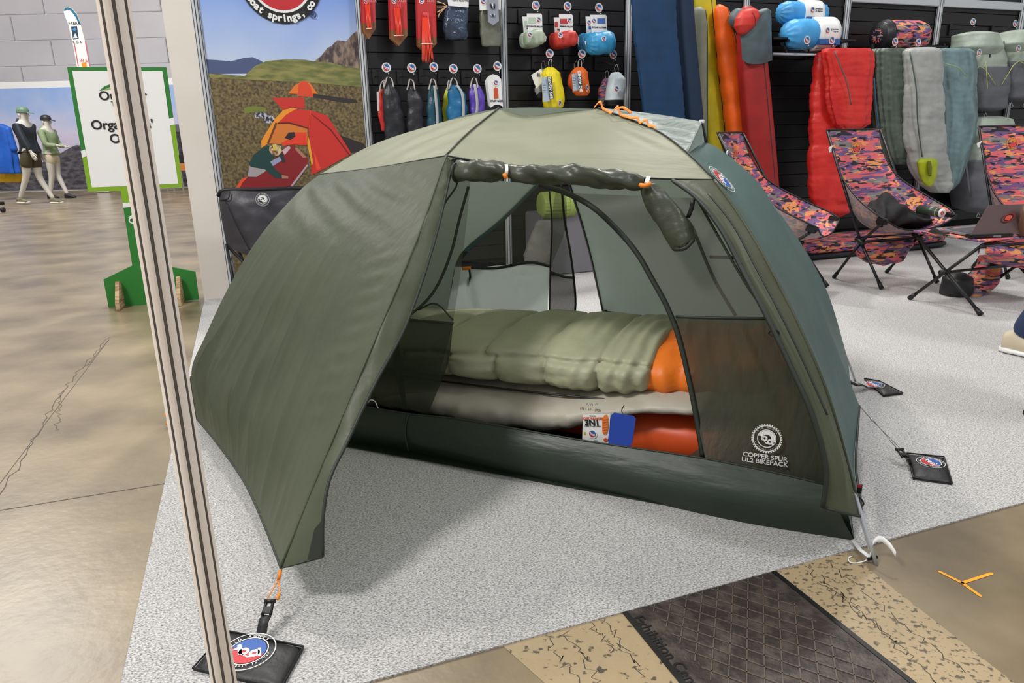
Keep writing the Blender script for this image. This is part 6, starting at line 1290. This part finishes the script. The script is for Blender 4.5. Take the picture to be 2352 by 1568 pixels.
b2 = gp(122, 458); m2_ = thing('mannequin', (b2.x, b2.y, 0), 'white mannequin in a pale green jacket and dark brimmed cap, standing behind the other', 'mannequin', 'mannequins before the backdrop')
person(m2_, (b2.x, b2.y + .25, 0), (1, -.1, 0), 1.76, dict(kneel=(.0, -.04, .28), anklel=(.08, -.04, .045), kneer=(-.02, .04, .28), ankler=(-.08, .05, .05), ell=(.02, -.12, .64), wrl=(.15, -.06, .62), elr=(.04, .12, .64), wrr=(.16, .05, .63)),
       dict(skin=mw, top=fab(132, 148, 112, .6), bottom=fab(200, 186, 160, .7), shortlen=.5, shoe=fab(40, 36, 36), sole=M['print_black'], hat=fab(34, 32, 32)), True)
# two visitors at the right edge
jn = fab(36, 52, 84, .8, .01, 24)
sk = fab(206, 160, 130, .5, .001)
bx = gp(2376, 822); v1 = thing('person', (bx.x + .1, bx.y, 0), 'visitor in blue jeans and striped cream sneakers at the right edge of the picture', 'person')
person(v1, (bx.x + .14, bx.y + .02, .005), (.45, -.6, 0), 1.75, dict(anklel=(.0, -.06, .045), ankler=(-.08, .07, .045)), dict(skin=sk, top=fab(60, 64, 70, .8), bottom=jn, shoe=flat(206, 192, 166), sole=M['print_white'], eye=M['print_black'], lip=fab(170, 100, 90)), False)
b5 = gp(2392, 985); v2 = thing('person', (b5.x + .1, b5.y, 0), 'visitor wearing dark grey shoes, only a shoe edge showing at the lower right edge', 'person')
person(v2, (b5.x + .16, b5.y, .005), (1, .2, 0), 1.72, dict(ankler=(.0, .07, .045), anklel=(-.03, -.07, .045)), dict(skin=sk, top=fab(90, 60, 50, .8), bottom=fab(50, 48, 48, .8), shoe=fab(60, 58, 56, .7), sole=M['print_black'], eye=M['print_black'], lip=fab(170, 100, 90)), False)
for q, bs_ in ((v1, 0), (v2, 0)):
    pass
# clothes rack at the left edge
rk_ = thing('clothes_rack', (gp(0, 478).x - .3, gp(0, 478).y, 0), 'clothes rack end with a dark wheeled foot at the left edge', 'clothes rack')
rb = gp(-25, 478); 
tube('upright', [rb + UP * .05, rb + UP * 1.55], .02, M['black'], rk_); tube('foot_bar', [gp(-60, 480) + UP * .08, gp(12, 476) + UP * .08], .03, M['black'], rk_); tube('caster', [gp(8, 488) + UP * .045 - Vector((.02, 0, 0)), gp(8, 488) + UP * .045 + Vector((.02, 0, 0))], .045, M['black'], rk_, 14)
tube('top_rail', [rb + UP * 1.55 - Vector((.4, 0, 0)), rb + UP * 1.55 + Vector((.25, 0, 0))], .015, M['black'], rk_)
def jk_(px, d, c, label, rows):
    t = thing('hanging_shirt', at(px, 400, d), label, 'shirt')
    sc = []
    for x, y, hw in rows:
        a = at(x + hw, y, d) - at(x - hw, y, d); sc.append((at(x, y, d), a * .5, Vector((0, .10, 0))))
    loft('shirt_body', sc, c, t, 28, 30, lambda a, u, p: .05 * math.sin(a * 5 + p.x * 9) * u + .02 * nz(p, 4), 2.4)
    tube('hanger_hook', [at(rows[0][0] - 3, rows[0][1] - 6, d), at(rows[0][0], rows[0][1], d)], .012, M['black'], t, 6)
    loft('sleeve', [(at(rows[1][0] + rows[1][2] * .7, rows[1][1], d), Vector((.08, 0, 0)), Vector((0, .07, 0))), (at(rows[1][0] + rows[1][2] + 8, rows[1][1] + 55, d), Vector((.10, 0, 0)), Vector((0, .07, 0)))], c, t, 14, 8)
jk_(2, 15.6, fab(20, 84, 176, .6), 'bright blue shirt hanging on the rack at the left edge', [(-2, 284, 6), (0, 292, 22), (6, 330, 26), (10, 370, 30), (12, 398, 32)])
jk_(14, 15.9, fab(210, 164, 20, .6), 'yellow garment hanging below the blue shirt at the left edge', [(12, 330, 8), (14, 345, 18), (20, 380, 26), (22, 418, 30)])
